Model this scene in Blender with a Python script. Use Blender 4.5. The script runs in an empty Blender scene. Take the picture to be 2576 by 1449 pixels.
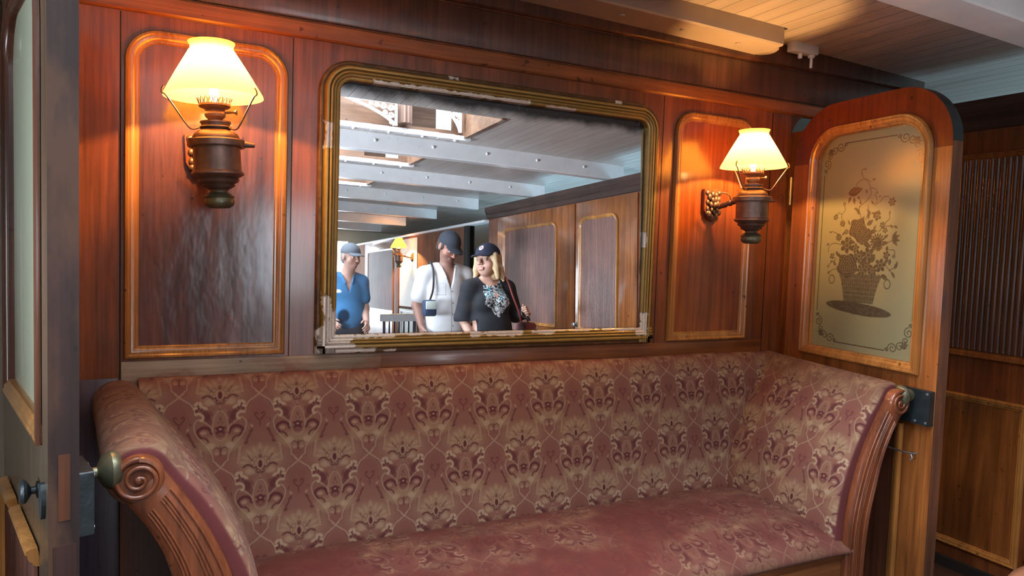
import bpy, bmesh, math, random
import numpy as np
from mathutils import Vector, Matrix, Euler, noise as mnoise

# ------------------------------------------------------------------ camera, world, exposure
scene = bpy.context.scene
COL = scene.collection
IW, IH, FPX = 2576.0, 1449.0, 1771.9
YAW, PIT, ROL = math.radians(26.1556), math.radians(-3.259), math.radians(1.9465)
CAM = np.array([0.0, -2.2, 1.38])
_f = np.array([math.sin(YAW)*math.cos(PIT), math.cos(YAW)*math.cos(PIT), math.sin(PIT)])
_r0 = np.array([math.cos(YAW), -math.sin(YAW), 0.0]); _u0 = np.cross(_r0, _f)
_r = _r0*math.cos(ROL) + _u0*math.sin(ROL); _u = -_r0*math.sin(ROL) + _u0*math.cos(ROL)
cam_data = bpy.data.cameras.new('camera'); cam = bpy.data.objects.new('camera', cam_data); COL.objects.link(cam)
cam_data.sensor_width = 36.0; cam_data.lens = FPX/IW*36.0; cam_data.clip_start = 0.02; cam_data.clip_end = 100
m = Matrix.Identity(4)
for i in range(3):
    m[i][0] = _r[i]; m[i][1] = _u[i]; m[i][2] = -_f[i]; m[i][3] = CAM[i]
cam.matrix_world = m
scene.camera = cam

def at(x, y, Y=0.0):
    """the point of the photograph's pixel (x, y) that lies on the plane at depth Y"""
    d = _f + _r*(x-IW/2)/FPX - _u*(y-IH/2)/FPX
    return CAM + d*(Y-CAM[1])/d[1]

world = bpy.data.worlds.new('world'); scene.world = world; world.use_nodes = True
bg = world.node_tree.nodes['Background']; bg.inputs[0].default_value = (0.86, 0.93, 1.0, 1); bg.inputs[1].default_value = 2.2
vs = scene.view_settings
vs.view_transform = 'Standard'; vs.look = 'None'; vs.gamma = 1.0; vs.use_curve_mapping = False
vs.exposure = -0.12

cy = scene.cycles
cy.max_bounces = 6; cy.diffuse_bounces = 3; cy.glossy_bounces = 4; cy.transmission_bounces = 3; cy.transparent_max_bounces = 4
cy.caustics_reflective = False; cy.caustics_refractive = False; cy.use_adaptive_sampling = True; cy.adaptive_threshold = 0.05

def area(name, loc, target, sx, sy, power, col, spread=180):
    l = bpy.data.lights.new(name, 'AREA'); l.shape = 'RECTANGLE'; l.size = sx; l.size_y = sy
    l.energy = power; l.color = col; l.spread = math.radians(spread)
    o = bpy.data.objects.new(name, l); COL.objects.link(o); o.location = loc
    d = Vector(target) - Vector(loc)
    o.rotation_euler = d.to_track_quat('-Z', 'Y').to_euler()
    return o
DAY = (0.80, 0.90, 1.0)
for y_, w_, p_ in ((-2.085, .56, 100), (-3.35, .54, 110), (-4.75, .54, 110), (-1.067, .24, 80)):  # skylight daylight; the last is an added fill for the front beam
    area('skylight_and_beam_fill', (.47, y_, 2.66), (.47, y_, 0), 2.6, w_, p_, DAY)
area('port_window_daylight', (-2.60, -6.2, 1.35), (0, -6.2, 1.2), 5.0, 0.75, 60, DAY)
area('port_beam_fill', (-2.60, -1.5, 1.0), (1.6, -3.4, 2.3), 2.2, 0.9, 160, DAY, 85)  # added light aimed up at the deck beams, no port door is built
area('starboard_window_daylight', (4.26, -3.2, 1.35), (3.3, -3.2, 2.1), 6.4, 0.7, 64, (0.50, 0.82, 1.0))
area('end_door_daylight', (2.3, -11.6, 1.3), (2.3, 0, 1.2), 1.5, 1.8, 110, DAY)

# ------------------------------------------------------------------ helpers
def srgb(r, g, b):
    f = lambda c: (c/255/12.92) if c/255 <= .04045 else ((c/255+.055)/1.055)**2.4
    return (f(r), f(g), f(b), 1.0)

def put(name, me, mat=None, parent=None, loc=None):
    o = bpy.data.objects.new(name, me); COL.objects.link(o)
    if mat is not None: me.materials.append(mat)
    if parent is not None: o.parent = parent
    if loc is not None: o.location = loc
    return o

def smooth(me, ang=40):
    for p in me.polygons: p.use_smooth = True
    try: me.set_sharp_from_angle(angle=math.radians(ang))
    except Exception: pass

def mesh(name, verts, faces, mat=None, parent=None, sm=False, ang=40):
    me = bpy.data.meshes.new(name); me.from_pydata([tuple(map(float, v)) for v in verts], [], faces); me.update()
    if sm: smooth(me, ang)
    return put(name, me, mat, parent)

def frombm(name, bm, mat=None, parent=None, sm=False, ang=40):
    bmesh.ops.recalc_face_normals(bm, faces=bm.faces)
    me = bpy.data.meshes.new(name); bm.to_mesh(me); bm.free()
    if sm: smooth(me, ang)
    return put(name, me, mat, parent)

def addbox(bm, x0, x1, y0, y1, z0, z1, bev=0.0, M=None):
    r = bmesh.ops.create_cube(bm, size=1.0)
    vs_ = r['verts']
    for v in vs_:
        v.co = Vector((x0+(v.co.x+.5)*(x1-x0), y0+(v.co.y+.5)*(y1-y0), z0+(v.co.z+.5)*(z1-z0)))
    if bev > 0:
        es = list({e for v in vs_ for e in v.link_edges})
        rr = bmesh.ops.bevel(bm, geom=es, offset=bev, segments=2, affect='EDGES', profile=.5)
        vs_ = list({v for f in rr['faces'] for v in f.verts} | {v for v in vs_ if v.is_valid})
    if M is not None:
        for v in vs_: v.co = M @ v.co
    return vs_

def box(name, x0, x1, y0, y1, z0, z1, mat, parent=None, bev=0.0, M=None):
    bm = bmesh.new(); addbox(bm, x0, x1, y0, y1, z0, z1, bev, M)
    return frombm(name, bm, mat, parent, sm=bev > 0, ang=35)

def addlathe(bm, prof, n=40, M=None, lumpy=None):
    rings = []
    for (r, z) in prof:
        if r < 1e-5:
            rings.append([bm.verts.new((0, 0, z))])
        else:
            rings.append([bm.verts.new((r*math.cos(2*math.pi*k/n), r*math.sin(2*math.pi*k/n), z)) for k in range(n)])
    for a, b in zip(rings, rings[1:]):
        for k in range(n):
            k2 = (k+1) % n
            if len(a) == 1 and len(b) == 1: continue
            if len(a) == 1: bm.faces.new((a[0], b[k2], b[k]))
            elif len(b) == 1: bm.faces.new((a[k], a[k2], b[0]))
            else: bm.faces.new((a[k], a[k2], b[k2], b[k]))
    if M is not None:
        for rg in rings:
            for v in rg: v.co = M @ v.co
    return rings

def lathe(name, prof, mat, parent=None, n=40, M=None, ang=35):
    bm = bmesh.new(); addlathe(bm, prof, n, M)
    return frombm(name, bm, mat, parent, sm=True, ang=ang)

def addtube(bm, pts, r, n=8, caps=True):
    pts = [Vector(p) for p in pts]
    rr = r if hasattr(r, '__len__') else [r]*len(pts)
    rings = []; prev = None
    for i, p in enumerate(pts):
        t = (pts[min(i+1, len(pts)-1)] - pts[max(i-1, 0)])
        if t.length < 1e-9: t = Vector((0, 0, 1))
        t.normalize()
        if prev is None:
            a = Vector((0, 0, 1)) if abs(t.z) < .9 else Vector((1, 0, 0))
            nrm = t.cross(a).normalized()
        else:
            nrm = (prev - t*prev.dot(t))
            nrm = nrm.normalized() if nrm.length > 1e-6 else t.orthogonal().normalized()
        prev = nrm; b = t.cross(nrm)
        rings.append([bm.verts.new(p + (nrm*math.cos(2*math.pi*k/n) + b*math.sin(2*math.pi*k/n))*rr[i]) for k in range(n)])
    for a, b in zip(rings, rings[1:]):
        for k in range(n):
            bm.faces.new((a[k], a[(k+1) % n], b[(k+1) % n], b[k]))
    if caps:
        bm.faces.new(list(reversed(rings[0]))); bm.faces.new(rings[-1])

def tube(name, pts, r, mat, parent=None, n=8):
    bm = bmesh.new(); addtube(bm, pts, r, n)
    return frombm(name, bm, mat, parent, sm=True, ang=60)

def spline(pts, n=12):
    """catmull-rom through points"""
    P = [np.array(p, float) for p in pts]; P = [2*P[0]-P[1]] + P + [2*P[-1]-P[-2]]
    out = []
    for i in range(1, len(P)-2):
        for k in range(n):
            t = k/n; a, b, c, d = P[i-1], P[i], P[i+1], P[i+2]
            out.append(.5*((2*b)+(-a+c)*t+(2*a-5*b+4*c-d)*t*t+(-a+3*b-3*c+d)*t**3))
    out.append(P[-2]); return out

def sweep(name, path, prof, frame, mat, parent=None, closed=True, ang=30):
    """moulding: profile [(o, h)] (o outward from the path, h height) swept along a 2D path, mitred; frame(a, b, h) -> world"""
    n = len(path); P = [np.array(p, float) for p in path]
    # orientation
    area2 = sum(P[i][0]*P[(i+1) % n][1]-P[(i+1) % n][0]*P[i][1] for i in range(n)) if closed else 1
    sg = 1 if area2 > 0 else -1
    V = []; F = []; m_ = len(prof)
    for i in range(n):
        if closed or 0 < i < n-1:
            d0 = P[i]-P[i-1]; d1 = P[(i+1) % n]-P[i]
        elif i == 0: d0 = d1 = P[1]-P[0]
        else: d0 = d1 = P[-1]-P[-2]
        d0 = d0/np.linalg.norm(d0); d1 = d1/np.linalg.norm(d1)
        n0 = np.array([d0[1], -d0[0]])*sg; n1 = np.array([d1[1], -d1[0]])*sg
        nn = n0+n1; nn = nn/np.linalg.norm(nn); k = 1/max(.3, nn@n0)
        for (o, h) in prof:
            q = P[i]+nn*k*o; V.append(frame(q[0], q[1], h))
    for i in range(n if closed else n-1):
        j = (i+1) % n
        for k in range(m_-1):
            F.append((i*m_+k, j*m_+k, j*m_+k+1, i*m_+k+1))
    if not closed:
        F.append(tuple(range(m_))); F.append(tuple((n-1)*m_+k for k in reversed(range(m_))))
    bm = bmesh.new(); bv = [bm.verts.new(v) for v in V]
    for f in F:
        try: bm.faces.new([bv[k] for k in f])
        except ValueError: pass
    return frombm(name, bm, mat, parent, sm=True, ang=ang)

def arch(x0, x1, z0, z1, r, n=14, rb=0.0):
    """closed outline, top corners rounded, bottom square (or rb)"""
    pts = []
    def corner(cx, cz, a0, rad):
        if rad <= 0: pts.append((cx, cz)); return
        for k in range(n+1):
            a = math.radians(a0+90*k/n); pts.append((cx+rad*math.cos(a), cz+rad*math.sin(a)))
    corner(x0+rb, z0+rb, 180, rb); corner(x1-rb, z0+rb, 270, rb)
    corner(x1-r, z1-r, 0, r); corner(x0+r, z1-r, 90, r)
    return pts

def plate(name, outline, frame, h0, h1, mat, parent=None, bev=0.0):
    """flat-sided slab of an outline between heights h0 and h1"""
    bm = bmesh.new(); n = len(outline)
    a = [bm.verts.new(frame(x, z, h0)) for x, z in outline]; b = [bm.verts.new(frame(x, z, h1)) for x, z in outline]
    bm.faces.new(a); bm.faces.new(list(reversed(b)))
    for k in range(n): bm.faces.new((a[k], b[k], b[(k+1) % n], a[(k+1) % n]))
    return frombm(name, bm, mat, parent, sm=True, ang=35)

def ring_plate(name, outer, inner, frame, h0, h1, mat, parent=None):
    """slab with one hole (outer and inner outlines sampled by angle around the hole centre)"""
    ci = np.mean(np.array(inner), 0)
    bm = bmesh.new()
    def loops(h):
        o = [bm.verts.new(frame(x, z, h)) for x, z in outer]; i_ = [bm.verts.new(frame(x, z, h)) for x, z in inner]
        return o, i_
    o0, i0 = loops(h0); o1, i1 = loops(h1)
    for (o, i_) in ((o0, i0), (o1, i1)):
        es = []
        for L in (o, i_):
            for k in range(len(L)): es.append(bm.edges.new((L[k], L[(k+1) % len(L)])))
        bmesh.ops.triangle_fill(bm, use_beauty=True, use_dissolve=False, edges=es)
    for a, b in ((o0, o1), (i0, i1)):
        n = len(a)
        for k in range(n): bm.faces.new((a[k], b[k], b[(k+1) % n], a[(k+1) % n]))
    return frombm(name, bm, mat, parent, sm=True, ang=30)

def gridmesh(name, X, Y, Z, mat=None, parent=None, col=None, attr='dye', wrap=False):
    """numpy grid (nu, nv) -> smooth quad mesh with optional colour attribute"""
    nu, nv = X.shape
    me = bpy.data.meshes.new(name)
    co = np.stack([X, Y, Z], -1).reshape(-1, 3).astype(np.float32)
    idx = np.arange(nu*nv).reshape(nu, nv)
    a = idx[:-1, :-1].ravel(); b = idx[1:, :-1].ravel(); c = idx[1:, 1:].ravel(); d = idx[:-1, 1:].ravel()
    q = np.stack([a, b, c, d], -1).astype(np.int32)
    if wrap:
        q2 = np.stack([idx[-1, :-1], idx[0, :-1], idx[0, 1:], idx[-1, 1:]], -1).astype(np.int32); q = np.vstack([q, q2])
    me.vertices.add(len(co)); me.vertices.foreach_set('co', co.ravel())
    me.loops.add(q.size); me.loops.foreach_set('vertex_index', q.ravel())
    me.polygons.add(len(q)); me.polygons.foreach_set('loop_start', np.arange(0, q.size, 4, dtype=np.int32))
    me.polygons.foreach_set('use_smooth', np.ones(len(q), bool))
    me.update(calc_edges=True); me.validate()
    if col is not None:
        at_ = me.color_attributes.new(attr, 'FLOAT_COLOR', 'POINT')
        c4 = np.ones((len(co), 4), np.float32); c4[:, :col.shape[-1]] = col.reshape(-1, col.shape[-1])
        at_.data.foreach_set('color', c4.ravel())
    return put(name, me, mat, parent)

def empty(name, loc=(0, 0, 0), rot=(0, 0, 0)):
    o = bpy.data.objects.new(name, None); COL.objects.link(o); o.location = loc; o.rotation_euler = rot
    o.empty_display_size = .1; return o
def tag(o, label=None, cat=None, group=None, kind=None):
    if label: o['label'] = label
    if cat: o['category'] = cat
    if group: o['group'] = group
    if kind: o['kind'] = kind
    return o
def struct(o): o['kind'] = 'structure'; return o
def copytree(o, parent=None):
    c = o.copy(); COL.objects.link(c)
    if parent is not None: c.parent = parent
    for ch in [x for x in bpy.data.objects if x.parent == o and x is not c]: copytree(ch, c)
    return c

# ------------------------------------------------------------------ materials
def newmat(name):
    mt = bpy.data.materials.new(name); mt.use_nodes = True
    nt = mt.node_tree; b = nt.nodes['Principled BSDF']; return mt, nt, b
def nd(nt, t, **k):
    n = nt.nodes.new(t)
    for a, v in k.items():
        if a in ('op',): n.operation = v
        else: setattr(n, a, v)
    return n
def ramp(nt, src, stops):
    r = nd(nt, 'ShaderNodeValToRGB'); el = r.color_ramp.elements
    while len(el) < len(stops): el.new(.5)
    for e, (p, c) in zip(el, stops): e.position = p; e.color = c if len(c) == 4 else (*c, 1)
    nt.links.new(src, r.inputs[0]); return r.outputs[0]
def noise_tex(nt, vec, scale, detail=4, rough=.55, dist=0.0):
    n = nd(nt, 'ShaderNodeTexNoise'); n.inputs['Scale'].default_value = scale; n.inputs['Detail'].default_value = detail
    n.inputs['Roughness'].default_value = rough; n.inputs['Distortion'].default_value = dist
    nt.links.new(vec, n.inputs['Vector']); return n.outputs['Fac']
def objco(nt, sc=(1, 1, 1)):
    tc = nd(nt, 'ShaderNodeTexCoord'); mp = nd(nt, 'ShaderNodeMapping'); mp.inputs['Scale'].default_value = sc
    nt.links.new(tc.outputs['Object'], mp.inputs['Vector']); return mp.outputs[0]
def mixc(nt, fac, a, b, mode='MIX'):
    mx = nd(nt, 'ShaderNodeMix'); mx.data_type = 'RGBA'; mx.blend_type = mode
    for i, v in ((0, fac), (6, a), (7, b)):
        if hasattr(v, 'is_output') or isinstance(v, bpy.types.NodeSocket): nt.links.new(v, mx.inputs[i])
        else: mx.inputs[i].default_value = v
    return mx.outputs[2]
def bump(nt, b, h, strength=.2, dist=.002):
    bp = nd(nt, 'ShaderNodeBump'); bp.inputs['Strength'].default_value = strength; bp.inputs['Distance'].default_value = dist
    nt.links.new(h, bp.inputs['Height']); nt.links.new(bp.outputs[0], b.inputs['Normal']); return bp

def wood(name, dark, light, axis='z', rough=.28, coat=.45, blotch=None, ripple=.25, fine=1.0):
    mt, nt, b = newmat(name)
    sc = {'z': (26, 26, 1.3), 'x': (1.3, 26, 26), 'y': (26, 1.3, 26)}[axis]
    v = objco(nt, sc)
    g = noise_tex(nt, v, 1.0*fine, 5, .62, .5)
    c = ramp(nt, g, [(.28, dark), (.5, tuple(np.array(dark)*.5+np.array(light)*.5)), (.72, light)])
    v1 = objco(nt, (1, 1, 1))
    big = noise_tex(nt, v1, 3.2, 2, .5)
    bl = ramp(nt, big, [(.35, (.62, .62, .66, 1)), (.62, (1.12, 1.08, 1.05, 1))])
    c = mixc(nt, .75, c, bl, 'MULTIPLY')
    sc2 = {'z': (90, 90, 2.5), 'x': (2.5, 90, 90), 'y': (90, 2.5, 90)}[axis]
    fn = noise_tex(nt, objco(nt, sc2), 1.6, 2, .6)
    fr = ramp(nt, fn, [(.35, (.72, .70, .68, 1)), (.55, (1, 1, 1, 1))])
    c = mixc(nt, .8, c, fr, 'MULTIPLY')
    # knots and dents
    kn = noise_tex(nt, v1, 38, 1, .3)
    kr = ramp(nt, kn, [(.20, (.35, .3, .3, 1)), (.25, (1, 1, 1, 1))])
    c = mixc(nt, 1.0, c, kr, 'MULTIPLY')
    if blotch:
        bn = noise_tex(nt, objco(nt, {'z': (5, 5, 2), 'x': (2, 5, 5), 'y': (5, 2, 5)}[axis]), 1.2, 5, .6)
        c = mixc(nt, ramp(nt, bn, [(.5, (0, 0, 0, 1)), (.6, (1, 1, 1, 1))]), c, blotch)
    nt.links.new(c, b.inputs['Base Color'])
    b.inputs['Roughness'].default_value = rough
    b.inputs['Coat Weight'].default_value = coat; b.inputs['Coat Roughness'].default_value = .12
    rip = noise_tex(nt, objco(nt, {'z': (1, 1, .45), 'x': (.45, 1, 1), 'y': (1, .45, 1)}[axis]), 14, 3, .55)
    bump(nt, b, rip, ripple, .006)
    return mt

def flat(name, col, rough=.6, metal=0.0, bumps=0.0, bscale=60, var=0.0, coat=0.0, spec=None):
    mt, nt, b = newmat(name)
    b.inputs['Roughness'].default_value = rough; b.inputs['Metallic'].default_value = metal
    b.inputs['Coat Weight'].default_value = coat
    v = objco(nt)
    n = noise_tex(nt, v, bscale*.25, 5, .6)
    lo = tuple(np.clip(np.array(col[:3])*(1-var), 0, 1)) + (1,); hi = tuple(np.clip(np.array(col[:3])*(1+var*.6), 0, 1)) + (1,)
    c = ramp(nt, n, [(.3, lo), (.7, hi)])
    nt.links.new(c, b.inputs['Base Color'])
    if bumps > 0: bump(nt, b, noise_tex(nt, v, bscale, 5, .6), bumps, .002)
    return mt

M = {}
M['board'] = wood('varnished_mahogany', (.095, .024, .009, 1), (.31, .092, .027, 1), 'z')
M['board_x'] = wood('varnished_mahogany_rail', (.12, .032, .010, 1), (.34, .105, .030, 1), 'x')
M['rail'] = wood('orange_rail_wood', (.17, .05, .016, 1), (.42, .14, .04, 1), 'x')
M['frieze'] = wood('frieze_wood', (.042, .018, .011, 1), (.115, .048, .029, 1), 'z', rough=.4, coat=.2)
M['panel'] = wood('dark_panel_wood', (.060, .020, .022, 1), (.20, .075, .055, 1), 'z', rough=.22, coat=.6, ripple=.35)
M['panel_red'] = wood('red_panel_wood', (.17, .036, .010, 1), (.42, .105, .022, 1), 'z', rough=.25, coat=.5)
M['mold'] = wood('golden_moulding_wood', (.30, .11, .026, 1), (.62, .29, .075, 1), 'z', rough=.22, coat=.6, fine=.5)
M['door'] = wood('door_wood', (.14, .042, .012, 1), (.42, .145, .035, 1), 'z', coat=.5)
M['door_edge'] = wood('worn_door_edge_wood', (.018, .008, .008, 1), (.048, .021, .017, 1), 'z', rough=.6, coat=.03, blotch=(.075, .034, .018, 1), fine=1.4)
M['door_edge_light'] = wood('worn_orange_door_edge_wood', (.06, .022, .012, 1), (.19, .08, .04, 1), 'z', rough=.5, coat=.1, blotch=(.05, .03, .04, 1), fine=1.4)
M['edge_patch'] = wood('inset_patch_wood', (.09, .026, .010, 1), (.15, .05, .02, 1), 'z', rough=.5, coat=.05)
M['bare'] = wood('scraped_bare_wood', (.28, .19, .12, 1), (.50, .37, .25, 1), 'x', rough=.6, coat=0, blotch=(.23, .08, .035, 1))
M['reed'] = wood('reeded_wood', (.06, .020, .012, 1), (.18, .060, .030, 1), 'z', rough=.4, coat=.25)
M['low_dark'] = wood('cool_tinted_boarding', (.07, .052, .075, 1), (.14, .10, .13, 1), 'z', rough=.4, coat=.2)  # purple-blue of the cool daylight put into the base colour
M['settee_wood'] = wood('settee_mahogany', (.11, .03, .013, 1), (.30, .09, .035, 1), 'z', rough=.3, coat=.4)
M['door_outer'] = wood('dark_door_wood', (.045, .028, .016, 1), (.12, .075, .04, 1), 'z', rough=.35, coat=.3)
M['mold_shaded'] = wood('shaded_moulding_wood', (.05, .016, .010, 1), (.13, .045, .022, 1), 'z', rough=.3, coat=.4)  # moulding wood with the shade of its unlit side put into the colour
M['door_two'] = wood('door_wood_with_dark_top_rail', (.14, .042, .012, 1), (.42, .145, .035, 1), 'z', coat=.5)
nt = M['door_two'].node_tree; b = nt.nodes['Principled BSDF']; lk = b.inputs['Base Color'].links[0].from_socket
tc = nd(nt, 'ShaderNodeTexCoord'); sp = nd(nt, 'ShaderNodeSeparateXYZ'); nt.links.new(tc.outputs['Object'], sp.inputs[0])
gt = nd(nt, 'ShaderNodeMath', op='GREATER_THAN'); gt.inputs[1].default_value = 1.765; nt.links.new(sp.outputs[2], gt.inputs[0])
nt.links.new(mixc(nt, gt.outputs[0], lk, mixc(nt, 1.0, lk, (.42, .22, .16, 1), 'MULTIPLY')), b.inputs['Base Color'])
M['old_white'] = flat('yellowed_old_paint', (.42, .36, .31), .4, 0, .25, 30, .08)
M['cornice'] = wood('dark_cornice_wood', (.035, .018, .014, 1), (.09, .045, .032, 1), 'y', rough=.75, coat=0)
M['far_wood'] = wood('far_cabin_wood', (.10, .035, .015, 1), (.28, .11, .05, 1), 'z', rough=.9, coat=0)
M['edge_patch2'] = wood('dark_patch_wood', (.04, .016, .011, 1), (.075, .03, .022, 1), 'z', rough=.55, coat=.05)
M['settee_wood_x'] = wood('settee_rail_wood', (.16, .055, .02, 1), (.36, .14, .05, 1), 'x', rough=.3, coat=.4)
M['gap'] = flat('dark_gap', (.012, .008, .006), .9)
M['brass_dark'] = flat('aged_brown_bronze', (.22, .14, .115), .42, .75, .35, 90, .35)
M['brass_green'] = flat('verdigris_brass', (.17, .17, .11), .38, .7, .3, 90, .4)
M['iron'] = flat('black_iron', (.035, .045, .05), .38, .55, .4, 120, .3)
M['brass'] = flat('polished_brass', (.55, .40, .14), .25, .9)
M['steel'] = flat('dull_steel_wire', (.35, .35, .38), .35, .8)
M['ceil'] = None
M['white'] = flat('white_gloss_paint', (.78, .79, .80), .3, 0, .25, 30, .08)
M['cream'] = flat('cream_paint', (.72, .66, .50), .5, 0, .1, 30, .05)
M['pale'] = flat('pale_green_paint', (.55, .62, .58), .5)
M['floor'] = wood('dark_floor_planks', (.03, .018, .014, 1), (.10, .055, .04, 1), 'y', rough=.45, coat=.1)
M['leather'] = flat('brown_leather', (.30, .13, .07), .35, 0, .3, 80, .2, coat=.3)
M['black'] = flat('black_plastic', (.01, .01, .012), .3)

# ceiling planks: white paint, grooves every 75 mm along y
mt, nt, b = newmat('white_planked_ceiling')
tc = nd(nt, 'ShaderNodeTexCoord'); sp = nd(nt, 'ShaderNodeSeparateXYZ'); nt.links.new(tc.outputs['Object'], sp.inputs[0])
mu = nd(nt, 'ShaderNodeMath', op='MULTIPLY'); mu.inputs[1].default_value = 1/.075; nt.links.new(sp.outputs[0], mu.inputs[0])
fr = nd(nt, 'ShaderNodeMath', op='FRACT'); nt.links.new(mu.outputs[0], fr.inputs[0])
pp = nd(nt, 'ShaderNodeMath', op='PINGPONG'); pp.inputs[1].default_value = .5; nt.links.new(fr.outputs[0], pp.inputs[0])
gr = ramp(nt, pp.outputs[0], [(0.0, (0, 0, 0, 1)), (.05, (1, 1, 1, 1))])
base = ramp(nt, noise_tex(nt, objco(nt, (8, 1, 8)), 1.5, 4), [(.3, (.42, .37, .33, 1)), (.7, (.54, .49, .45, 1))])
nt.links.new(mixc(nt, mixc(nt, 1.0, gr, (1, 1, 1, 1), 'MULTIPLY'), (.25, .22, .20, 1), base), b.inputs['Base Color'])
b.inputs['Roughness'].default_value = .35
bump(nt, b, gr, .6, .003)
M['ceil'] = mt

# mirror glass: silvering with decayed edges
mt, nt, b = newmat('old_silvered_mirror')
out = nt.nodes['Material Output']
gl = nd(nt, 'ShaderNodeBsdfGlossy'); gl.inputs['Color'].default_value = (.86, .89, .92, 1); gl.inputs['Roughness'].default_value = 0.004
at_ = nd(nt, 'ShaderNodeAttribute'); at_.attribute_name = 'dye'
nt.links.new(at_.outputs['Fac'], gl.inputs['Roughness']) if False else None
df = nd(nt, 'ShaderNodeBsdfDiffuse'); df.inputs['Color'].default_value = (.012, .013, .016, 1)
hz = nd(nt, 'ShaderNodeBsdfDiffuse'); hz.inputs['Color'].default_value = (.75, .82, .9, 1)
s3 = nd(nt, 'ShaderNodeSeparateColor'); nt.links.new(at_.outputs['Color'], s3.inputs[0])
m1 = nd(nt, 'ShaderNodeMixShader'); m2 = nd(nt, 'ShaderNodeMixShader')
nt.links.new(s3.outputs[0], m1.inputs[0]); nt.links.new(gl.outputs[0], m1.inputs[1]); nt.links.new(df.outputs[0], m1.inputs[2])
nt.links.new(s3.outputs[1], m2.inputs[0]); nt.links.new(m1.outputs[0], m2.inputs[1]); nt.links.new(hz.outputs[0], m2.inputs[2])
nt.links.new(m2.outputs[0], out.inputs[0])
M['mirror'] = mt

def dyed(name, rough=.85, sheen=0.0, metal=0.0, coat=0.0, bumps=0.0, bscale=900, sss=0.0):
    mt, nt, b = newmat(name)
    a = nd(nt, 'ShaderNodeAttribute'); a.attribute_name = 'dye'
    nt.links.new(a.outputs['Color'], b.inputs['Base Color'])
    b.inputs['Roughness'].default_value = rough; b.inputs['Metallic'].default_value = metal
    b.inputs['Coat Weight'].default_value = coat
    if sheen: b.inputs['Sheen Weight'].default_value = sheen; b.inputs['Sheen Roughness'].default_value = .4
    if bumps: bump(nt, b, noise_tex(nt, objco(nt), bscale, 3, .6), bumps, .001)
    return mt
M['fabric'] = dyed('figured_moquette_upholstery', .85, .04, bumps=.35, bscale=420)
M['giltframe'] = dyed('gilt_and_plaster', .34, metal=.35, bumps=.08, bscale=110)
M['skin'] = dyed('skin', .5)
M['cloth'] = dyed('clothing_cloth', .85, bumps=.3, bscale=60)

# etched glass
mt, nt, b = newmat('frosted_etched_glass')
a = nd(nt, 'ShaderNodeAttribute'); a.attribute_name = 'dye'
c = mixc(nt, a.outputs['Fac'], (.30, .30, .17, 1), (.055, .042, .026, 1))
nt.links.new(c, b.inputs['Base Color']); b.inputs['Roughness'].default_value = .27
b.inputs['Specular IOR Level'].default_value = .9; b.inputs['Coat Weight'].default_value = .5; b.inputs['Coat Roughness'].default_value = .2
rf = nd(nt, 'ShaderNodeBsdfRefraction'); rf.inputs['IOR'].default_value = 1.25; rf.inputs['Roughness'].default_value = .42
nt.links.new(mixc(nt, a.outputs['Fac'], (.95, .95, .62, 1), (.35, .28, .16, 1)), rf.inputs['Color'])
mxs = nd(nt, 'ShaderNodeMixShader'); mxs.inputs[0].default_value = .15
nt.links.new(b.outputs[0], mxs.inputs[1]); nt.links.new(rf.outputs[0], mxs.inputs[2]); nt.links.new(mxs.outputs[0], nt.nodes['Material Output'].inputs[0])
M['etched'] = mt

# lamp shade: warm milk glass that lets the lamp light through
mt, nt, b = newmat('milk_glass_shade')
out = nt.nodes['Material Output']
tr = nd(nt, 'ShaderNodeBsdfTranslucent'); tr.inputs[0].default_value = (1.0, .60, .19, 1)
di = nd(nt, 'ShaderNodeBsdfDiffuse'); di.inputs[0].default_value = (1.0, .68, .30, 1)
gs = nd(nt, 'ShaderNodeBsdfGlossy'); gs.inputs['Roughness'].default_value = .15
mm = nd(nt, 'ShaderNodeMixShader'); mm.inputs[0].default_value = .40
nt.links.new(tr.outputs[0], mm.inputs[1]); nt.links.new(di.outputs[0], mm.inputs[2])
m3 = nd(nt, 'ShaderNodeMixShader'); m3.inputs[0].default_value = .03
nt.links.new(mm.outputs[0], m3.inputs[1]); nt.links.new(gs.outputs[0], m3.inputs[2]); nt.links.new(m3.outputs[0], out.inputs[0])
M['shade'] = mt
mt, nt, b = newmat('glowing_bulb')
b.inputs['Base Color'].default_value = (1, .8, .4, 1)
b.inputs['Emission Color'].default_value = (1, .72, .25, 1); b.inputs['Emission Strength'].default_value = 30
M['bulb'] = mt

# ------------------------------------------------------------------ the setting
def zc(x): return 2.172 - .0065*x*x            # underside of the cambered deck beams
def zceil(x): return zc(x) + .12
WX = 3.2                                        # side wall of the cabin

# floor
bm = bmesh.new()
for k in range(34): addbox(bm, -2.7+.24*k, -2.7+.24*k+.237, -12, 2.4, -.03, 0)
struct(frombm('floor', bm, M['floor']))

# ceiling: cambered sheet with the skylight wells left open
SKY = [(-2.4, -1.77), (-3.65, -3.05), (-5.05, -4.45), (-1.20, -.935)]; SX0, SX1 = -.9, 1.84  # last well is unseen, added to let light onto the front beam
xs = sorted(set(list(np.linspace(-2.8, 4.8, 39)) + [SX0, SX1])); ys = sorted(set([-12.0, 2.4] + [v for s in SKY for v in s]))
V = []; F = []; idx = {}
for i, x in enumerate(xs):
    for j, y in enumerate(ys): idx[i, j] = len(V); V.append((x, y, zceil(x)))
for i in range(len(xs)-1):
    for j in range(len(ys)-1):
        cx, cy = (xs[i]+xs[i+1])/2, (ys[j]+ys[j+1])/2
        if SX0 < cx < SX1 and any(a < cy < b_ for a, b_ in SKY): continue
        F.append((idx[i, j], idx[i+1, j], idx[i+1, j+1], idx[i, j+1]))
struct(mesh('ceiling', V, F, M['ceil'], sm=True, ang=60))

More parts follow.
